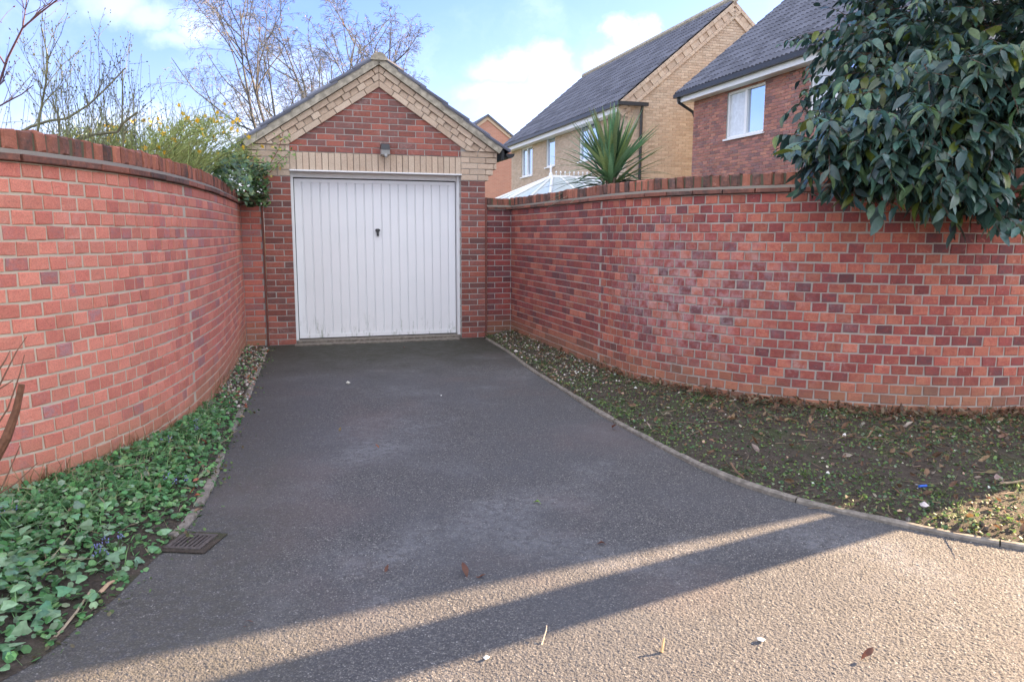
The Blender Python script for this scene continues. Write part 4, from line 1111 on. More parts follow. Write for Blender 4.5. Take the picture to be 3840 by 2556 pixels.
def spray(p, d, nl, L, light=0.0):
    side = unit(np.cross(d, EZ) + RNG.normal(0, .2, 3))
    axis = unit(d * .55 + side * RNG.uniform(-.9, .5) + np.array([-.25, -.15, RNG.uniform(-.25, .35)]))
    P = curve(p, axis, L, 6, (0, 0, -.55), .06)
    for q in (P[0], P[-1]):
        gsh = q - TO_SUN * (q[2] / TO_SUN[2])
        if gsh[0] > -1.75 and gsh[1] < 3.04 + .43 * gsh[0]: return
    stems.tube(P, np.linspace(.005, .002, 7), 3, (.10, .06, .045), False)
    for i in range(nl):
        t = (i + .6) / nl * 5.9; k = int(t); q = P[k] * (1 - (t - k)) + P[min(6, k + 1)] * (t - k)
        ax = unit(P[min(6, k + 1)] - P[k])
        sd = unit(np.cross(ax, EZ)) * (1 if i % 2 else -1)
        f = unit(ax * .55 + sd * .75 + np.array([0, 0, -.55 + RNG.normal(0, .22)]) + RNG.normal(0, .12, 3))
        c = GREENS[int(RNG.integers(5))]
        if RNG.random() < .05 + light: c = (.11, .14, .025)
        gsh = q - TO_SUN * (q[2] / TO_SUN[2])              # the shrub keeps clear of the sunlit corner of the drive
        if gsh[0] > -1.75 and gsh[1] < 3.04 + .43 * gsh[0]: continue
        lv.put(q, f, EZ + RNG.normal(0, .35, 3), RNG.uniform(.5, 1.15), vary(c, .32, .10))
for i in range(3000):
    p, d = shrub_pts(); spray(p, d, int(RNG.integers(7, 12)), RNG.uniform(.28, .5))
for i in range(60):                                     # loose shoots along the upper left outline
    t = RNG.random(); p = np.array([2.42 + 1.15 * t + RNG.normal(0, .10), 5.75 + RNG.uniform(-.2, .6), 2.0 + 1.1 * t ** .8 + RNG.normal(0, .10)])
    spray(p, unit((-.7, -.3, .3)), 9, .28, .14)
for i in range(900):                                    # inner leaves that close the crown
    c = np.array([4.75, 6.8, 2.9]); d = unit(RNG.normal(0, 1, 3)); p = c + d * np.array([2.0, 1.4, 1.9]) * RNG.uniform(.3, .8)
    if p[2] > 1.9: spray(p, d, 9, .45)
lv.done(front=lambda p: 1.4 if p[1] < 5.6 else 1.0)
label(stems.build('twigs', MAT['bark_attr'], sh), kind='stuff')
mb = MB(); mb.tube([(3.45, 5.32, 1.74), (3.75, 5.26, 1.66), (4.3, 5.5, 1.55)], [.008, .012, .016], 5, (.16, .07, .045)); mb.build('branch', MAT['bark_attr'], sh)

# --- spiky plant behind the right wall
yu = plant('cabbage_palm', 'spiky fan of long sword leaves standing up behind the right wall', 'plant', (1.10, 8.3, 0)); yu['kind'] = 'thing'
mb = MB(); mb.tube([(1.10, 8.3, -.05), (1.11, 8.3, 1.0), (1.08, 8.28, 2.02)], [.085, .075, .06], 8, (.16, .12, .08)); mb.build('trunk', MAT['bark_attr'], yu)
SW = []
for k, (dr, Wd) in enumerate(((.02, .066), (.10, .060), (.30, .050), (.04, .070))):
    V = []; F = []
    for i in range(8):
        t = i / 7; w = Wd / 2 * (min(1, .45 + t * 2.2)) * (1 - t ** 2.2) + .001
        y = t * (1 - .3 * dr * t); z = -dr * t * t
        V += [(-w, y, z + .35 * w), (0, y, z), (w, y, z + .35 * w)]
    for i in range(7): a = i * 3; F += [(a, a + 1, a + 4, a + 3), (a + 1, a + 2, a + 5, a + 4)]
    SW.append((np.array(V), F))
lv = Leaves(yu, SW, 'soft', 'leaf', 'old_leaves', limit=260)
top_ = np.array([1.08, 8.28, 2.0])
for i in range(150):
    a = RNG.uniform(0, 6.28); el = rad(RNG.choice([RNG.uniform(38, 88), RNG.uniform(8, 45)], p=[.72, .28]))
    f = np.array([math.cos(a) * math.cos(el), math.sin(a) * math.cos(el), math.sin(el)])
    L = RNG.uniform(.58, .78) * (1.0 if el > rad(30) else 1.0)
    c = vary((.15, .28, .135) if RNG.random() < .7 else (.24, .31, .12), .25, .08)
    k = 0 if el > rad(50) else (1 if el > rad(25) else 2)
    x, y, z = basis(f, EZ if el < 1.4 else EX); m = frame(top_ + f * .04 + EZ * RNG.uniform(-.12, .10), x, y * L, z * L); lv.items.append((m, k, c, L))
for i in range(26):                                     # hanging pale older leaves to the right and left
    a = RNG.choice([RNG.uniform(-.4, .5), RNG.uniform(2.7, 3.9)], p=[.65, .35]); el = rad(RNG.uniform(-6, 18))
    f = np.array([math.cos(a) * math.cos(el), math.sin(a) * math.cos(el), math.sin(el)]); L = RNG.uniform(.6, .95)
    x, y, z = basis(f, EZ); m = frame(top_ + EZ * RNG.uniform(-.1, .0), x, y * L, z * L); lv.items.append((m, 2, vary((.22, .29, .20), .2), L))
lv.done()

# --- bare shrubs with buds behind the left wall
BUD = (np.array([(0, 0, -.5), (.3, 0, 0), (0, .3, 0), (-.3, 0, 0), (0, -.3, 0), (0, 0, .7)]) * 1.0, [(0, 2, 1), (0, 3, 2), (0, 4, 3), (0, 1, 4), (5, 1, 2), (5, 2, 3), (5, 3, 4), (5, 4, 1)])
SMALL = [leaf_shape(.03, .014, .3, .2, 2, 0, i) for i in range(2)]
def behind(p, m=.34):
    """keeps a point behind the left wall"""
    p = np.array(p, float); s_, d = WALL_L.nearest(p); w = WALL_L.fr(s_); k = np.dot(p - WALL_L.pos(s_), w[:3, 1])
    return p + w[:3, 1] * max(0, m - k)
def shoot(stem, leaves, P, r0, col, buds=8, twig=.35, size=.011, budcol=(.10, .12, .055), depth=1):
    n = len(P); stem.tube(P, np.linspace(r0, r0 * .35, n), 4 if r0 > .004 else 3, vary(col, .2), False)
    for i in range(buds):
        t = RNG.uniform(.35, 1) * (n - 1.001); k = int(t); q = P[k] + (P[k + 1] - P[k]) * (t - k)
        leaves.append((q + RNG.normal(0, .006, 3), unit(P[k + 1] - P[k] + RNG.normal(0, .5, 3)), size * RNG.uniform(.6, 1.3), budcol))
    leaves.append((P[-1], unit(P[-1] - P[-2]), size * 1.3, budcol))
    if depth > 0:
        for i in range(int(RNG.integers(2, 6))):
            t = RNG.uniform(.25, .92) * (n - 1.001); k = int(t); q = P[k] + (P[k + 1] - P[k]) * (t - k)
            d = unit(unit(P[k + 1] - P[k]) + RNG.normal(0, .45, 3)); L = twig * RNG.uniform(.3, 1)
            shoot(stem, leaves, curve(q, d, L, 4, (0, 0, .3), .10), r0 * .5, col, max(2, buds // 3), twig * .5, size, budcol, depth - 1)
def bud_part(parent, leaves, name, mat, shape=BUD):
    mb = MB(); V, F = shape; mats = []; cols = []
    for q, d, s_, c in leaves:
        x, y, z = basis(np.cross(d, (.3, .2, .9)), d); mats.append(frame(q, x * s_, y * s_, unit(d) * s_)); cols.append(vary(c, .35, .15))
    mb.batch(V, F, mats, cols); label(mb.build(name, mat, parent), kind='stuff')
bs = plant('bare_shrub', 'bare budding shrub with green-brown arching stems behind the left wall', 'shrub', (-3.2, 4.7, 0)); bs['kind'] = 'thing'
GB = (.17, .165, .095); stem = MB(); buds = []
def limb(pix, Y0, Y1, r0, r1, col=GB):
    P = np.array([at(x, y, Y0 + (Y1 - Y0) * i / (len(pix) - 1)) for i, (x, y) in enumerate(pix)])
    P = np.array([q if q[2] > 1.95 else behind(q) for q in P]); mb = MB(); mb.tube(P, np.linspace(r0, r1, len(P)), 6, vary(col, .1)); mb.build('stem', MAT['bark_attr'], bs); return P
for pix, Y0, Y1, r0, r1 in [([(30, 640), (36, 512), (75, 498), (116, 475), (185, 453), (250, 445), (330, 395), (400, 330), (470, 255)], 4.6, 4.9, .013, .004),
                            ([(240, 700), (258, 538), (300, 518), (342, 507), (395, 499), (440, 495), (462, 462), (514, 421)], 4.9, 4.7, .012, .007),
                            ([(380, 640), (396, 561), (470, 558), (564, 553), (640, 548), (760, 530)], 5.2, 6.6, .011, .006),
                            ([(120, 640), (150, 430), (172, 310), (178, 210), (157, 105)], 4.7, 4.7, .008, .003),
                            ([(215, 640), (225, 540), (222, 470), (216, 400)], 4.8, 4.8, .008, .004),
                            ([(450, 700), (462, 540), (458, 400), (460, 260)], 5.3, 5.3, .008, .003)]:
    P = limb(pix, Y0, Y1, r0, r1)
    for i in range(9):
        t = RNG.uniform(.25, 1) * (len(P) - 1.001); k = int(t); q = P[k] + (P[k + 1] - P[k]) * (t - k)
        shoot(stem, buds, curve(q, unit((RNG.normal(.1, .6), RNG.normal(0, .4), 1)), RNG.uniform(.15, .6), 5, (0, 0, .2), .12), .003, GB, 5, .2)
def env(x): return np.interp(x, [0, 60, 155, 270, 330, 420, 500, 600, 700, 770, 850], [380, 260, 110, 140, 150, 240, 180, 215, 320, 240, 380])
for i in range(120):
    x = RNG.uniform(-60, 860); Y = RNG.uniform(4.4, 6.0); top = env(max(0, x)) + abs(RNG.normal(0, 150)); xb = x + RNG.normal(-30, 150)
    if top > 600: continue
    a, b = at(xb, 720, Y), at(x, top, Y + RNG.uniform(-.2, .2)); a[2] = min(a[2], 1.3)
    P = np.array([a + (b - a) * t + np.array([RNG.normal(0, .02), RNG.normal(0, .03), 0]) for t in np.linspace(0, 1, 7)])
    P = np.array([behind(q) for q in np.vstack([[a[0] + RNG.normal(0, .1), a[1], .2], P])]); shoot(stem, buds, P, .0040, GB if RNG.random() < .6 else (.20, .22, .09), 10, .32, .010)
label(stem.build('twigs', MAT['bark_attr'], bs), kind='stuff'); bud_part(bs, buds, 'buds', MAT['soft_attr'])

# --- yellow flowering shrub
kr = plant('flowering_shrub', 'green-stemmed shrub with yellow flowers behind the left wall beside the garage', 'shrub', (-3.4, 7.2, 0)); kr['kind'] = 'thing'
KG = (.26, .30, .10); stem = MB(); fl = []; lf = Leaves(kr, SMALL, 'soft', 'leaf', 'foliage', limit=0, smooth=False)
def kenv(x): return np.interp(x, [180, 380, 500, 600, 700, 800, 880, 960, 1010], [500, 470, 450, 440, 430, 420, 440, 520, 640])
for i in range(430):
    x = RNG.uniform(180, 985) if RNG.random() < .8 else RNG.uniform(180, 500); Y = RNG.uniform(5.3, 8.0); top = kenv(x) + abs(RNG.normal(0, 85)); xb = x + RNG.normal(30, 90)
    a, b = at(xb, 760, Y), at(x, min(700, top), Y + RNG.normal(0, .15))
    a, b = behind(a), (b if b[2] > 2.1 else behind(b, .1))
    P = np.array([a + (b - a) * t + EZ * .12 * math.sin(math.pi * t) + RNG.normal(0, .018, 3) for t in np.linspace(0, 1, 6)])
    stem.tube(P, np.linspace(.0045, .0018, 6), 3, vary(KG, .25), False)
    for j in range(9):
        t = RNG.uniform(.15, 1) * 4.99; k = int(t); q = P[k] + (P[k + 1] - P[k]) * (t - k)
        if RNG.random() < .55: stem.tube(curve(q, unit(RNG.normal(0, .6, 3) + EZ * .8), RNG.uniform(.08, .22), 3, (0, 0, .1), .1), [.0022, .002, .0016, .001], 3, vary(KG, .3), False)
        lf.put(q, unit(RNG.normal(0, 1, 3) + EZ * .3), EZ + RNG.normal(0, .4, 3), RNG.uniform(.7, 1.6), vary((.24, .30, .09), .35))
    if RNG.random() < .30 and x < 960: fl.append(P[-1])
for x, y in ((505, 452), (672, 395), (820, 395), (842, 390), (860, 420), (770, 435), (720, 470), (745, 480), (685, 470), (800, 455), (900, 455), (640, 520), (770, 505), (805, 525), (560, 445)):
    fl.append(at(x, y, 6.6))
label(stem.build('stems', MAT['bark_attr'], kr), kind='stuff'); lf.done()
mb = MB(); FV = [(0, 0, .1)]; FF = []
for k in range(10): FV.append((math.cos(k * .628) * (1 if k % 2 else .55), math.sin(k * .628) * (1 if k % 2 else .55), .0 if k % 2 else .12))
FF = [(0, 1 + k, 1 + (k + 1) % 10) for k in range(10)]
mats = []; cols = []
for q in fl:
    d = unit(np.array([0, -1, 0]) + RNG.normal(0, .6, 3)); x, y, z = basis(np.cross(d, EX), d); s_ = RNG.uniform(.016, .028); mats.append(frame(q, x * s_, y * s_, z * s_)); cols.append(vary((.85, .50, .03), .12))
mb.batch(np.array(FV), FF, mats, cols); label(mb.build('flowers', MAT['soft_attr'], kr), kind='stuff')

# --- ivy heaped on the wall's corner, and the rose climbing the pier
iv = plant('ivy_mass', 'dark green ivy heaped over the left wall top where it meets the garage', 'ivy', G(-.9, -1.0)); iv['kind'] = 'thing'
IVY = [ivy_shape(.052, i) for i in range(3)]
lf = Leaves(iv, IVY, 'leaf', 'leaf', 'foliage', limit=160)
for i in range(1500):
    v = RNG.uniform(-2.1, -.06); u = RNG.uniform(-1.25, -.42) + .0; h = RNG.random()
    topz = 2.02 + .30 * math.sin((v + 2.1) / 2.1 * 2.6) + .06 * math.sin(u * 9)
    zlo = 1.74 if u > -.58 else 1.80
    z = zlo + (topz - zlo) * h ** .7
    if u > -.62: u = -.62 + .22 * RNG.random() * (1 - .5 * h); 
    if v < -1.6 and z < 1.9: continue
    f = unit(np.array(EX) * RNG.uniform(-.2, 1) - EY * RNG.uniform(-.2, 1) + EZ * RNG.uniform(-.9, .3))
    c = (.055, .115, .04) if RNG.random() < .6 else (.13, .20, .065)
    lf.put(G(u, v, z), f, EZ * .8 - EY * .5 + EX * .3 + RNG.normal(0, .4, 3), RNG.uniform(.5, 1.25), vary(c, .35, .1))
for i in range(900):
    u, v, z = RNG.uniform(-.85, -.35), RNG.uniform(-.12, .45), RNG.uniform(1.84, 2.40)
    if u > -.42 and z > 2.15: continue
    lf.put(G(u, v, z), unit(EX * RNG.uniform(-.6, .6) - EY + EZ * RNG.uniform(-.9, .3)), EZ * .6 - EY + RNG.normal(0, .4, 3), RNG.uniform(.5, 1.1), vary((.05, .10, .035), .4, .1))
for i in range(420):
    p = at(RNG.uniform(930, 1008), RNG.uniform(610, 775), RNG.uniform(8.75, 9.05)); lf.put(p, unit(EX * RNG.uniform(-.6, .6) - EY + EZ * RNG.uniform(-.9, .3)), EZ * .6 - EY + RNG.normal(0, .4, 3), RNG.uniform(.6, 1.2), vary((.055, .11, .04) if RNG.random() < .7 else (.13, .20, .07), .4, .1))
lf.done()
rs = plant('climbing_rose', 'young climbing rose with red stems against the left garage pier', 'climber', G(-.45, -.1)); rs['kind'] = 'thing'
ROSE = [leaf_shape(.045, .026, .25, .15, 3, 0, i) for i in range(2)]
lf = Leaves(rs, ROSE, 'soft', 'leaf', 'foliage', limit=140)
for pts in ([(-.55, -.3, 1.85), (-.40, -.08, 2.05), (-.24, -.05, 2.22), (-.12, -.05, 2.42), (-.06, -.05, 2.62)], [(-.5, -.25, 1.9), (-.30, -.07, 2.06), (-.16, -.05, 2.22), (.02, -.06, 2.40)], [(-.55, -.2, 1.95), (-.45, -.07, 2.2), (-.33, -.06, 2.30)]):
    P = np.array([G(*p) for p in pts]); mb = MB(); mb.tube(P, np.linspace(.006, .003, len(P)), 5, (.20, .06, .035)); mb.build('stem', MAT['bark_attr'], rs)
    for i in range(60):
        t = RNG.uniform(.2, 1) * (len(P) - 1.001); k = int(t); q = P[k] + (P[k + 1] - P[k]) * (t - k) + EX * RNG.normal(0, .045) - EY * abs(RNG.normal(0, .03)) + EZ * RNG.normal(0, .04)
        lf.put(q, unit(EX * RNG.normal(0, 1) - EY * .4 + EZ * RNG.normal(-.2, .6)), -EY + EZ * .4 + RNG.normal(0, .3, 3), RNG.uniform(.6, 1.2), vary((.17, .27, .08), .35, .12) if RNG.random() < .8 else vary((.50, .38, .10), .3))
lf.done()

# --- tall bare trees behind the garage
def bare_tree(lab, base, nst, H, spread, name='birch_tree', seed=1, lean=0.0):
    t = plant(name, lab, 'tree', base); t['kind'] = 'thing'
    rng = np.random.default_rng(seed); tw = MB(); catk = []
    BK = (.105, .105, .10)
    def grow(p, d, L, r, lvl):
        n = 6 if lvl < 2 else 4; P = [np.array(p)]; dd = unit(d)
        for i in range(n):
            up = .10 if lvl < 2 else -.10
            dd = unit(dd + rng.normal(0, .09 + .03 * lvl, 3) + np.array([0, 0, up]) * (1 if lvl < 3 else 1.2)); P.append(P[-1] + dd * L / n)
        P = np.array(P)
        if lvl == 0: mb = MB(); mb.tube(P, np.linspace(r, .008, n + 1), 7, vary(BK, .1)); mb.build('trunk', MAT['bark_attr'], t)
        else: tw.tube(P, np.linspace(r, max(.0028, r * .35), n + 1), 4 if lvl == 1 else 3, vary(BK if lvl < 3 else (.13, .13, .122), .2), False)
        if lvl >= 4: catk.append(P[-1]); return
        nb = (12, 8, 7, 3)[lvl]
        for i in range(nb):
            tt = rng.uniform(.22 if lvl == 0 else .2, 1.0) * (n - .001); k = int(tt); q = P[k] + (P[k + 1] - P[k]) * (tt - k)
            ax = unit(P[k + 1] - P[k]); sd = unit(np.cross(ax, rng.normal(0, 1, 3)))
            frac = 1 - .55 * tt / n
            grow(q, ax * .75 + sd * rng.uniform(.45, .8), L * (.50 if lvl == 0 else .52) * frac * rng.uniform(.75, 1.2), max(.003, r * .42 * frac), lvl + 1)
    for k in range(nst):
        a = 2 * math.pi * k / nst + .4; grow(np.array(base) + np.array([math.cos(a), math.sin(a), 0]) * .15, (math.cos(a) * spread + lean, math.sin(a) * spread * .6, 1), H * rng.uniform(.85, 1.05), .075, 0)
    label(tw.build('crown', MAT['bark_attr'], t), kind='stuff')
    mb = MB(); mats = []; cols = []
    V, F = leaf_shape(.05, .02, .2, .2, 2)
    for q in catk:
        if rng.random() < .05:
            x, y, z = basis(rng.normal(0, 1, 3), rng.normal(0, 1, 3)); mats.append(frame(q, x, y, z)); cols.append(vary((.40, .20, .09), .3))
    mb.batch(V, F, mats, cols); label(mb.build('dead_leaves', MAT['soft_attr'], t), kind='stuff')
bare_tree('leafless many-stemmed tree rising left of the garage ridge, with brown leaves still clinging', (-5.4, 19.0, 0), 6, 6.6, .44, seed=3)
bare_tree('slender leafless tree directly behind the garage ridge', (-3.9, 21.0, 0), 4, 6.9, .23, seed=8, lean=-.02)
# reddish twig reaching in at the top left
tw = plant('cherry_tree', 'thin purple-brown branches of a small tree at the top left edge', 'tree', (-3.9, 4.3, 0)); tw['kind'] = 'thing'
mb = MB(); mb.tube([(-3.9, 4.3, 0), (-3.85, 4.3, 1.0), (-3.55, 4.28, 1.9)], [.04, .034, .02], 7, (.10, .06, .06)); mb.build('trunk', MAT['bark_attr'], tw)
stem = MB(); buds = []
for pix, r in (([(-160, 640), (-60, 450), (5, 290), (30, 215), (85, 105), (150, 50), (215, 0), (300, -60)], .0075), ([(85, 105), (95, 40), (105, -40)], .004), ([(20, 245), (-20, 180), (-60, 60)], .005), ([(90, 104), (150, 40), (190, 10), (260, -70)], .004), ([(-60, 430), (50, 370), (80, 355), (125, 320)], .005), ([(-80, 330), (0, 318), (20, 300)], .004)):
    P = np.array([at(x, y, 4.25) for x, y in pix]); m2 = MB(); m2.tube(P, np.linspace(r, r * .5, len(P)), 5, (.11, .055, .06)); m2.build('branch', MAT['bark_attr'], tw)
    for i in range(5):
        t = RNG.uniform(.2, 1) * (len(P) - 1.001); k = int(t); q = P[k] + (P[k + 1] - P[k]) * (t - k)
        shoot(stem, buds, curve(q, unit((RNG.normal(.2, .5), RNG.normal(0, .4), .7)), RNG.uniform(.1, .3), 4, (0, 0, .1), .1), .0022, (.11, .06, .06), 3, .1, .010, (.10, .04, .05), 0)
label(stem.build('twigs', MAT['bark_attr'], tw), kind='stuff'); bud_part(tw, buds, 'buds', MAT['soft_attr'])

# ------------------------------------------------------------------ ground cover, litter, small things
def upright(p, scale, tilt=.3):
    """a leaf lying or standing loosely on the ground"""
    a = RNG.uniform(0, 6.28); f = np.array([math.cos(a), math.sin(a), RNG.uniform(-.1, tilt * 2)]); return f
def on_left(n, wmin=0, wmax=1, y0=None, y1=None, pw=1.0):
    out = []
    while len(out) < n:
        p = BED_L.pos(RNG.uniform(0, BED_L.n - 1.01), wmin + (wmax - wmin) * RNG.random() ** pw)
        if y0 is not None and not (y0 < p[1] < y1): continue
        out.append(p)
    return out
def bed_sampler(bed, y0, y1, x1=99):
    """evenly by area: strips chosen in proportion to their size"""
    A = []
    for i in range(bed.n - 1):
        a, b, c = bed.pos(i, 0), bed.pos(i, 1), bed.pos(i + 1, 0); d = bed.pos(i + .999, 1)
        A.append(.5 * (np.linalg.norm(np.cross(b - a, c - a)) + np.linalg.norm(np.cross(b - d, c - d))))
    A = np.array(A); A /= A.sum()
    def f():
        while True:
            i = int(RNG.choice(len(A), p=A)); t = RNG.random(); p = bed.pos(i + RNG.random(), t)
            if y0 < p[1] < y1 and p[0] < x1: return p, t
    return f
DISC = [disc_leaf(.022, 6, i) for i in range(3)]
BLADE = [(np.array([(-.0025, 0, 0), (.0025, 0, 0), (-.002, .05, .006), (.002, .05, .006), (0, .1, -.008)]), [(0, 1, 3, 2), (2, 3, 4)]), (np.array([(-.003, 0, 0), (.003, 0, 0), (-.002, .045, .014), (.002, .045, .014), (0, .09, -.022)]), [(0, 1, 3, 2), (2, 3, 4)])]
DEAD = []
for i in range(3):
    V, F = leaf_shape(.075, .036, (.5, -.3, .9)[i], (-.4, .5, .2)[i], 4, .006, i); DEAD.append((V, F))
def scatter(name, mat, shapes, items, lab=None, parent=None, smooth=False):
    """items: (position, forward, up, scale, colour, shape)"""
    mb = MB()
    for k, (V, F) in enumerate(shapes):
        mats = []; cols = []
        for p, f, u, s_, c, kk in items:
            if kk == k:
                x, y, z = basis(f, u); mats.append(frame(p, x * s_, y * s_, z * s_)); cols.append(c)
        mb.batch(V, F, mats, cols)
    o = mb.build(name, mat, parent, smooth=smooth); label(o, lab, kind='stuff'); return o
def up_(j=.35): return EZ + RNG.normal(0, j, 3)

fL = bed_sampler(BED_L, 1.5, 9.2)
# low green weeds on the left, thickest towards us
it = []
for i in range(34000):
    p, t = fL()
    dens = smooth((6.4 - p[1]) / 1.6) * (.25 + .75 * smooth((t - .05) / .3)) + .07
    patch = .5 + .5 * math.sin(p[0] * 9 + 2 * math.sin(p[1] * 5)) * math.sin(p[1] * 7 + 1)
    if RNG.random() > dens * (.45 + .55 * patch): continue
    g = RNG.random(); c = (.10, .25, .09) if g < .55 else ((.17, .33, .12) if g < .85 else (.24, .34, .21))
    h = RNG.uniform(0, .05) * smooth(t * 3)
    it.append((p + EZ * h, upright(p, 1, .4), up_(.45), RNG.uniform(.6, 1.7), vary(c, .35, .12), int(RNG.integers(3))))
for i in range(1500):                                   # creeping over the edge of the tarmac
    p = EDGE_L.pos(RNG.uniform(1.5, EDGE_L.len)) ; q = p + np.array([RNG.normal(.0, .055), RNG.normal(0, .05), .008 + .012 * RNG.random()])
    if math.sin(p[1] * 8) + math.sin(p[1] * 19 + 1) < RNG.normal(.2, .5): continue
    it.append((q, upright(q, 1, .5), up_(.5), RNG.uniform(.35, 1.1), vary((.10, .16, .055) if RNG.random() < .7 else (.13, .11, .06), .35, .12), int(RNG.integers(3))))
scatter('ground_cover', MAT['soft_attr'], DISC, it, 'low green weeds and moss covering the left bed below the salmon wall')
it = []
for i in range(9000):
    p, t = fL()
    if p[1] > 5.6 and RNG.random() > .1: continue
    if RNG.random() > smooth((t - .2) / .45) * .8 + .06: continue
    a = RNG.uniform(0, 6.28); f = unit((math.cos(a) * .6, math.sin(a) * .6, RNG.uniform(.3, 1.3)))
    c = (.18, .33, .13) if RNG.random() < .8 else (.40, .36, .22)
    it.append((p, f, up_(.2), RNG.uniform(.5, 1.25), vary(c, .3, .1), int(RNG.integers(2))))
for i in range(650):                                    # dry stalks along the foot of the left wall
    k = RNG.uniform(0, BED_L.n - 1.01); p = BED_L.pos(k, RNG.uniform(.9, .99))
    if p[1] > 7 or p[1] < 2.2: continue
    it.append((p, unit(RNG.normal(0, .4, 3) + EZ), up_(), RNG.uniform(.6, 1.9), vary((.24, .15, .075), .3), 0))
scatter('grass', MAT['soft_attr'], BLADE, it, 'fine grass blades and dry stalks along the left wall')

# ivy in the near left corner: large leaves, single pieces
iy = plant('ivy_patch', 'broad-leaved ivy sprawling over the near end of the left bed', 'ivy', (-2.0, 2.5, .05)); iy['kind'] = 'thing'
IVB = [ivy_shape(.043, 10 + i) for i in range(4)]
lf = Leaves(iy, IVB, 'leaf', 'leaf', 'foliage', limit=300, smooth=False)
n = 0
while n < 3300:
    p, t = fL()
    if p[1] > 3.5 or t < .03: continue
    if RNG.random() > smooth((3.4 - p[1]) / .9) * (.4 + .6 * smooth(t / .25)): continue
    a = RNG.uniform(0, 6.28); f = unit((math.cos(a), math.sin(a), RNG.uniform(-.3, .25)))
    g = RNG.random(); c = (.10, .215, .11) if g < .6 else ((.17, .29, .16) if g < .985 else (.26, .29, .05))
    lf.put(p + EZ * (RNG.random() ** 1.3 * .16 * smooth(t / .25) + .012), f, unit(EZ + np.array([.15, -.35, 0]) + RNG.normal(0, .35, 3)), RNG.uniform(.55, 1.25), vary(c, .28, .1)); n += 1
lf.done()

# gravel at the far ends of both beds
def pebble_shape(seed):
    r = np.random.default_rng(seed)
    V = np.array([(0, 0, -.35), (.5, 0, 0), (.1, .42, 0), (-.45, .2, 0), (-.3, -.4, 0), (.25, -.42, .05), (.05, .0, .4)]) * r.uniform(.75, 1.2, (7, 3))
    return V, [(0, 2, 1), (0, 3, 2), (0, 4, 3), (0, 5, 4), (0, 1, 5), (6, 1, 2), (6, 2, 3), (6, 3, 4), (6, 4, 5), (6, 5, 1)]
PEB = [pebble_shape(i) for i in range(4)]
STONES = [(.42, .37, .29), (.30, .26, .21), (.52, .48, .42), (.40, .26, .18), (.22, .20, .18), (.62, .59, .54)]
it = []
for i in range(2600):
    p, t = fL()
    if RNG.random() > smooth((p[1] - 5.3) / 1.2): continue
    c = STONES[int(RNG.integers(6))] if RNG.random() < .85 else (.38, .14, .09)
    it.append((p + EZ * .006, RNG.normal(0, 1, 3), up_(), RNG.uniform(.016, .042), vary(c, .2), int(RNG.integers(4))))
scatter('gravel', MAT['stone'], PEB, it, 'pale pebbles and brick crumbs beside the left edging near the garage')
fR = bed_sampler(BED_R, 2.2, 10.2, 6.5)
it = []
for i in range(5200):
    p, t = fR()
    if RNG.random() > smooth((p[1] - 6.0) / 1.2) + .05: continue
    c = STONES[int(RNG.integers(6))]
    it.append((p + EZ * .004, RNG.normal(0, 1, 3), up_(), RNG.uniform(.012, .034), vary(c, .25), int(RNG.integers(4))))
for i in range(1500):                                   # crumbs of earth
    p, t = fR(); it.append((p + EZ * .003, RNG.normal(0, 1, 3), up_(), RNG.uniform(.012, .05), vary((.07, .052, .037), .4), int(RNG.integers(4))))
scatter('gravel', MAT['stone'], PEB, it, 'grey pebbles and crumbs of earth in the right bed')

it = []; gr = []; dl = []; tws = MB()
patches = [(RNG.uniform(.2, 4.5), RNG.uniform(3.2, 8), RNG.uniform(.12, .4)) for _ in range(46)] + [(3.0, 3.45, .5), (2.6, 3.2, .4), (3.6, 3.6, .6), (2.2, 3.6, .4), (3.2, 3.9, .5)]
for i in range(52000):
    p, t = fR()
    near_kerb = smooth((.22 - t) / .2)
    w = max(max(0, 1 - math.hypot(p[0] - a, p[1] - b) / r) for a, b, r in patches)
    if RNG.random() > .30 + .75 * w + .55 * near_kerb: continue
    g = RNG.random()
    c = (.13, .19, .05) if g < .5 else ((.075, .14, .06) if g < .85 else (.17, .21, .12))
    it.append((p + EZ * RNG.uniform(0, .016), upright(p, 1, .5), up_(.5), RNG.uniform(.25, .95), vary(c, .4, .15), int(RNG.integers(3))))
    if RNG.random() < .22: gr.append((p, unit(RNG.normal(0, .6, 3) + EZ * .5), up_(), RNG.uniform(.2, .6), vary((.09, .14, .04) if RNG.random() < .75 else (.25, .20, .10), .3), int(RNG.integers(2))))
scatter('ground_cover', MAT['soft_attr'], DISC, it, 'patchy moss and seedlings on the dark soil of the right bed')
for i in range(1500):                                   # grass tufts
    a, b, r = patches[int(RNG.integers(len(patches)))]
    k, _ = KERB.nearest((a, b)); q = np.array([a, b, .05]) + RNG.normal(0, r * .18, 3) * (1, 1, 0)
    e = KERB.fr(KERB.nearest(q)[0]); 
    if np.dot(q - e[:3, 3], e[:3, 1]) < .08: continue
    gr.append((q, unit(RNG.normal(0, .5, 3) + EZ * .6), up_(), RNG.uniform(.25, .65), vary((.10, .17, .035), .3), int(RNG.integers(2))))
scatter('grass', MAT['soft_attr'], BLADE, gr, 'short tufts of grass in the right bed')
for i in range(5200):
    p, t = fR(); g = RNG.random()
    if RNG.random() > .35 + .65 * smooth((t - .25) / .5): continue
    c = (.15, .085, .045) if g < .55 else ((.26, .17, .10) if g < .8 else ((.10, .13, .07) if g < .93 else (.40, .34, .26)))
    dl.append((p + EZ * RNG.uniform(.004, .03), upright(p, 1, .35), up_(.7), RNG.uniform(.18, .45) if RNG.random() < .7 else RNG.uniform(.45, .95), vary(c, .3, .1), int(RNG.integers(3))))
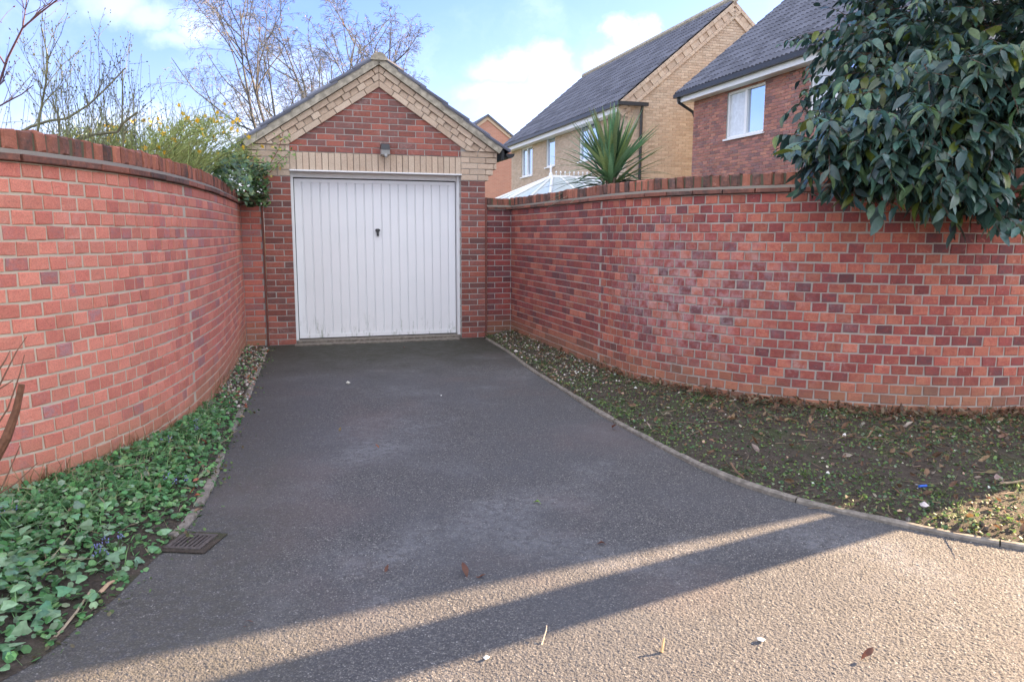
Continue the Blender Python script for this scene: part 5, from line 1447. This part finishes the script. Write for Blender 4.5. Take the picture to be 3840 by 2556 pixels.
for i in range(1100):                                   # drifted against the wall
    k = RNG.uniform(20, BED_R.n - 1.01); t = 1 - abs(RNG.normal(0, .05)) - .012; p = BED_R.pos(k, min(.985, t))
    if p[1] > 7.5 or p[0] > 6: continue
    dl.append((p + EZ * RNG.uniform(.004, .05), upright(p, 1, .6), up_(.8), RNG.uniform(.3, .85), vary((.17, .095, .055) if RNG.random() < .6 else (.24, .17, .11), .35, .1), int(RNG.integers(3))))
for i in range(240):
    p, t = fL()
    if p[1] < 3.2: continue
    c = (.34, .13, .075) if RNG.random() < .6 else (.30, .22, .13)
    dl.append((p + EZ * .02, upright(p, 1, .3), up_(.5), RNG.uniform(.3, .85), vary(c, .25, .1), int(RNG.integers(3))))
scatter('leaf_litter', MAT['soft_attr'], DEAD, dl, 'brown dead leaves scattered over the soil of both beds')
for i in range(420):
    p, t = fR(); a = RNG.uniform(0, 6.28); L = RNG.uniform(.04, .22); d = np.array([math.cos(a), math.sin(a), RNG.uniform(-.05, .25)])
    P = curve(p + EZ * .008, d, L, 3, (0, 0, -.1), .12); P[:, 2] = np.maximum(P[:, 2], p[2] + .003); tws.tube(P, [.003, .0028, .002, .0012], 4, vary((.15, .105, .07), .4))
for i in range(90):
    p, t = fL(); a = RNG.uniform(0, 6.28); L = RNG.uniform(.05, .25); d = np.array([math.cos(a), math.sin(a), .2])
    tws.tube(curve(p + EZ * .03, d, L, 3, (0, 0, -.1), .12), [.002, .002, .0016, .001], 4, vary((.30, .23, .15), .3))
label(tws.build('twig_litter', MAT['bark_attr']), 'broken twigs lying on the soil of both beds', kind='stuff')

# bluebells in the left bed
for x, y, lab_ in [(735, 1600, 'violet-blue bluebells farthest up the left bed, where the weeds thin towards the gravel'), (622, 1655, 'violet-blue bluebells close to the foot of the left wall'), (668, 1792, 'violet-blue bluebells in the left bed beside the edging stones'),
                   (440, 2040, 'violet-blue bluebells standing nearest the drain grate'), (375, 2075, 'violet-blue bluebells second nearest the drain grate, further out in the weeds'), (14, 1925, 'violet-blue bluebells at the left edge near the broken brown stem')]:
    d = ray(x, y); P0 = None
    for zz in np.linspace(.2, .0, 40):
        q = np.array([0, 0, EYE]) + d * ((zz - EYE) / d[2]); k = min(range(BED_L.n - 1), key=lambda j: abs(BED_L.pos(j, .5)[1] - q[1]))
        if zz - .05 <= riseL(q, min(1, max(0, (BED_L.pos(k, 0)[0] - q[0]) / max(.2, BED_L.pos(k, 0)[0] - BED_L.pos(k, 1)[0])))): P0 = q - EZ * .07; break
    if P0 is None: continue
    b = thing('bluebell', lab_, 'flower', P0, 0, 'bluebells in the left bed'); b['kind'] = 'thing'
    mb = MB(); ft = MB()
    for j in range(5):
        tp = P0 + np.array([RNG.normal(0, .022), RNG.normal(0, .022), RNG.uniform(.06, .12)]); mb.tube([P0, (P0 + tp) / 2 + RNG.normal(0, .004, 3), tp], .0016, 4, (.08, .14, .05))
        for m in range(5):
            q = tp + RNG.normal(0, .008, 3) - EZ * .004 * m; x_, y_, z_ = basis(RNG.normal(0, 1, 3), EZ); ft.add(BUD[0], BUD[1], frame(q, x_ * .010, y_ * .010, -z_ * .010), vary((.26, .26, .55), .2))
    mb.build('stem', MAT['soft_attr'], b); ft.build('bloom', MAT['soft_attr'], b)

def ground_at(x, y, z=0.0): d = ray(x, y); return np.array([0, 0, EYE]) + d * ((z - EYE) / d[2])
# drain grating at the left edge of the drive
dg = thing('drain_grate', 'rusty square drain grating set in the left edge of the tarmac', 'drain', (*ground_at(719, 2036)[:2], .004), rad(-8)); dg['kind'] = 'thing'
DM = frame((*ground_at(719, 2036)[:2], .004), (math.cos(rad(-6)), math.sin(rad(-6)), 0), (-math.sin(rad(-6)), math.cos(rad(-6)), 0), EZ)
mb = MB(); a = .084; mb.box((-a, -a, -.03), (a, a, .0035), DM); mb.build('pit_shade', MAT['dark'], dg)  # black plate under the bars, its colour stands in for shade
mb = MB()
for p, q in (((-a, -a, 0), (-a + .020, a, .010)), ((a - .020, -a, 0), (a, a, .010)), ((-a + .020, -a, 0), (a - .020, -a + .020, .010)), ((-a + .020, a - .020, 0), (a - .020, a, .010))): mb.box(p, q, DM)
mb.build('frame', MAT['iron'], dg)
for i in range(6):
    x = -a + .020 + (2 * a - .040) * (i + .5) / 6; mb = MB(); mb.box((x - .0058, -a + .020, .001), (x + .0058, a - .020, .0095), DM); mb.build('bar', MAT['iron'], dg)
mb = MB(); b = .108
for p, q in (((-b, -b, 0), (-a - .001, b, .0045)), ((a + .001, -b, 0), (b + .01, b, .0045)), ((-a, -b, 0), (a, -a - .001, .0045)), ((-a, a + .001, 0), (a, b, .0045))): mb.box(p, q, DM)
mb.build('surround', MAT['soil'], dg)

# things lying about on the drive
def dead_leaf(x, y, s_, lab, col=(.13, .055, .035), cat='leaf', nm='dead_leaf', z=.004, g='dead leaves on the drive'):
    p = ground_at(x, y, z); t = thing(nm, lab, cat, p, RNG.uniform(0, 6.28), g); t['kind'] = 'thing'
    V, F = DEAD[int(RNG.integers(3))]; me = bpy.data.meshes.new('blade'); V2 = V * s_; V2[:, 2] -= V2[:, 2].min(); V2[:, 1] -= V2[:, 1].mean()
    me.from_pydata(V2.tolist(), [], F); me.materials.append(MAT['soft_obj']); me.shade_smooth()
    o = bpy.data.objects.new('blade', me); o.color = (*col, 1); link(o, t, PW[t.name])
    m2 = MB(); m2.tube([(0, V2[:, 1].min(), .002), (0, V2[:, 1].min() - .012 * s_, .004)], .0011, 4, col); o2 = bpy.data.objects.new('stalk', m2.mesh('stalk', MAT['bark_attr'])); link(o2, t, PW[t.name])
dead_leaf(1745, 2153, .9, 'crumpled dark brown leaf near the middle of the drive just above the sunlit strip')
dead_leaf(1805, 2163, .45, 'smaller brown leaf scrap just right of the crumpled dark leaf')
dead_leaf(2300, 1608, .95, 'rust brown leaf on the tarmac beside the right kerb', (.20, .075, .04))
dead_leaf(1415, 1677, .5, 'small russet leaf on the upper middle of the drive', (.26, .10, .05))
dead_leaf(1275, 1612, .55, 'small tan leaf on the upper left of the drive', (.22, .16, .07))
dead_leaf(2253, 2040, .5, 'dark brown leaf scrap right of centre just above the sunlit strip')
dead_leaf(1515, 1303, .6, 'red brown leaf on the mossy tarmac in front of the garage door', (.26, .11, .08))
dead_leaf(935, 2340, .5, 'small brown leaf in the lower left of the shaded drive')
dead_leaf(1450, 2135, .5, 'thin brown leaf scrap left of the crumpled dark leaf')
dead_leaf(2012, 1885, .55, 'bright green leaf scrap near the centre of the drive', (.20, .34, .05), 'leaf', 'green_leaf', g=None)
dead_leaf(3250, 2470, .75, 'dark brown leaf on the sunlit tarmac at the lower right')
def pebble(x, y, s_, lab, col=(.66, .64, .60), z=.0):
    p = ground_at(x, y, z); V, F = PEB[int(RNG.integers(4))]; me = bpy.data.meshes.new('pebble'); me.from_pydata((V * s_ + [0, 0, .3 * s_]).tolist(), [], F)
    a = me.color_attributes.new('col', 'FLOAT_COLOR', 'POINT'); a.data.foreach_set('color', np.tile(np.array([*col, 1], np.float32), len(V))); me.materials.append(MAT['stone'])
    m = rotz(RNG.uniform(0, 6)); m[:3, 3] = p; o = obj('pebble', me, None, m); label(o, lab, 'pebble'); o['kind'] = 'thing'
pebble(1822, 2472, .024, 'whitish pebble on the sunlit tarmac near the bottom middle')
pebble(2852, 2405, .030, 'flat white stone chip on the sunlit tarmac at the lower right', (.75, .73, .70))
pebble(1305, 1440, .05, 'pale flat chip on the drive left of centre below the garage door', (.55, .53, .46))
pebble(1655, 1484, .02, 'tiny white pebble on the drive below the middle of the garage door')
pebble(1935, 1322, .055, 'whitish stone in the right bed close to the kerb and garage', (.66, .60, .55), .04)
pebble(3465, 1905, .05, 'pinkish grey stone in the right bed near the sunlit soil', (.52, .45, .44), .05)
pebble(3110, 1540, .05, 'grey lump at the foot of the right wall', (.35, .32, .28), .08)
pebble(3720, 1540, .05, 'pale stone at the foot of the right wall by the right edge', (.5, .46, .43), .09)
def stick(pts, r, lab, col, nm='stick', cat='stick'):
    P = np.array(pts); mb = MB(); mb.tube(P, np.linspace(r, r * .6, len(P)), 5, col); o = mb.build(nm, MAT['bark_attr']); label(o, lab, cat); o['kind'] = 'thing'
g = ground_at
stick([g(2030, 2418) + EZ * .002, g(2036, 2408) + EZ * .008, g(2048, 2390) + EZ * .03, g(2050, 2378) + EZ * .036], .003, 'curved pale twig standing up on the sunlit tarmac', (.45, .36, .27), 'twig', 'twig')
stick([g(2480, 2448) + EZ * .004, g(2484, 2442) + EZ * .02, g(2488, 2432) + EZ * .040], .0065, 'short tan stick end on the sunlit tarmac', (.42, .28, .15), 'twig', 'twig')
stick([g(185, 2415) + EZ * .006, g(235, 2370) + EZ * .012, g(290, 2310) + EZ * .02, g(345, 2235) + EZ * .03], .006, 'long dry stick along the left tarmac edge in front of the ivy', (.33, .26, .18))
stick([g(375, 2230) + EZ * .008, g(410, 2205) + EZ * .022, g(440, 2185) + EZ * .014], .010, 'curled buff husk at the left tarmac edge', (.42, .28, .18), 'husk', 'leaf')
stick([g(3750, 1812, .06), g(3800, 1808, .07), g(3850, 1798, .09)], .010, 'pale branch on the soil at the right edge', (.30, .22, .14))
stick([g(2740, 1735, .06) , g(2760, 1765, .06), g(2790, 1790, .055)], .007, 'brown twig on the soil right of the kerb', (.17, .10, .06), 'twig', 'twig')
stick([g(3020, 1640, .07), g(3090, 1650, .07), g(3180, 1668, .07)], .006, 'grey twig lying across the soil below the right wall', (.25, .20, .15), 'twig', 'twig')
cp_ = bpy.data.meshes.new('wrapper'); mb = MB(); mb.tube([g(3446, 1822, .065), g(3474, 1820, .065)], .007, 8, (.05, .16, .62)); o = mb.build('wrapper', MAT['soft_attr']); label(o, 'small bright blue plastic tube on the right soil', 'litter'); o['kind'] = 'thing'
# broken stake and twigs at the left edge
st = plant('cut_stem', 'brown broken stem leaning against the left wall at the left edge', 'stem', (-2.25, 2.75, .2)); st['kind'] = 'thing'
P = np.array([at(-120, 1880, 2.95), at(-40, 1760, 2.95), at(25, 1640, 2.97), at(60, 1540, 3.0), at(82, 1440, 3.02)]); mb = MB(); mb.tube(P, [.024, .022, .019, .015, .012], 8, (.15, .065, .035)); mb.build('stalk', MAT['bark_attr'], st)
for pix in ([(-60, 1560), (10, 1420), (60, 1320), (100, 1262)], [(-40, 1440), (20, 1350), (38, 1315)], [(-80, 1700), (30, 1530), (75, 1400), (92, 1330)], [(-60, 1930), (20, 1800), (75, 1670)], [(-50, 1880), (60, 1810), (140, 1735)], [(-40, 1480), (50, 1425)]):
    mb = MB(); mb.tube([at(x, y, 2.9 + .04 * i) for i, (x, y) in enumerate(pix)], np.linspace(.004, .002, len(pix)), 5, (.16, .08, .05)); mb.build('twig', MAT['bark_attr'], st)

# unseen wooden pole, added beyond the wall to cast a shadow across the foreground
tp = thing('added_shadow_pole', 'unseen timber pole added beyond the right wall to cast a shadow band', 'pole', (8.3, 7.6, 0)); tp['kind'] = 'thing'
mb = MB(); A_ = np.array([.04, 2.56, 0]) + np.array([math.cos(SUN_AZ), math.sin(SUN_AZ), 0]) * 9.6
mb.tube([A_, A_ + EZ * 6.5], [.150, .135], 14, (.12, .09, .065)); mb.build('shaft', MAT['bark_attr'], tp)
mb = MB(); mb.tube([A_ + EZ * 6.5, A_ + EZ * 6.56], [.13, .09], 14, (.2, .2, .2)); mb.build('cap', MAT['iron'], tp)
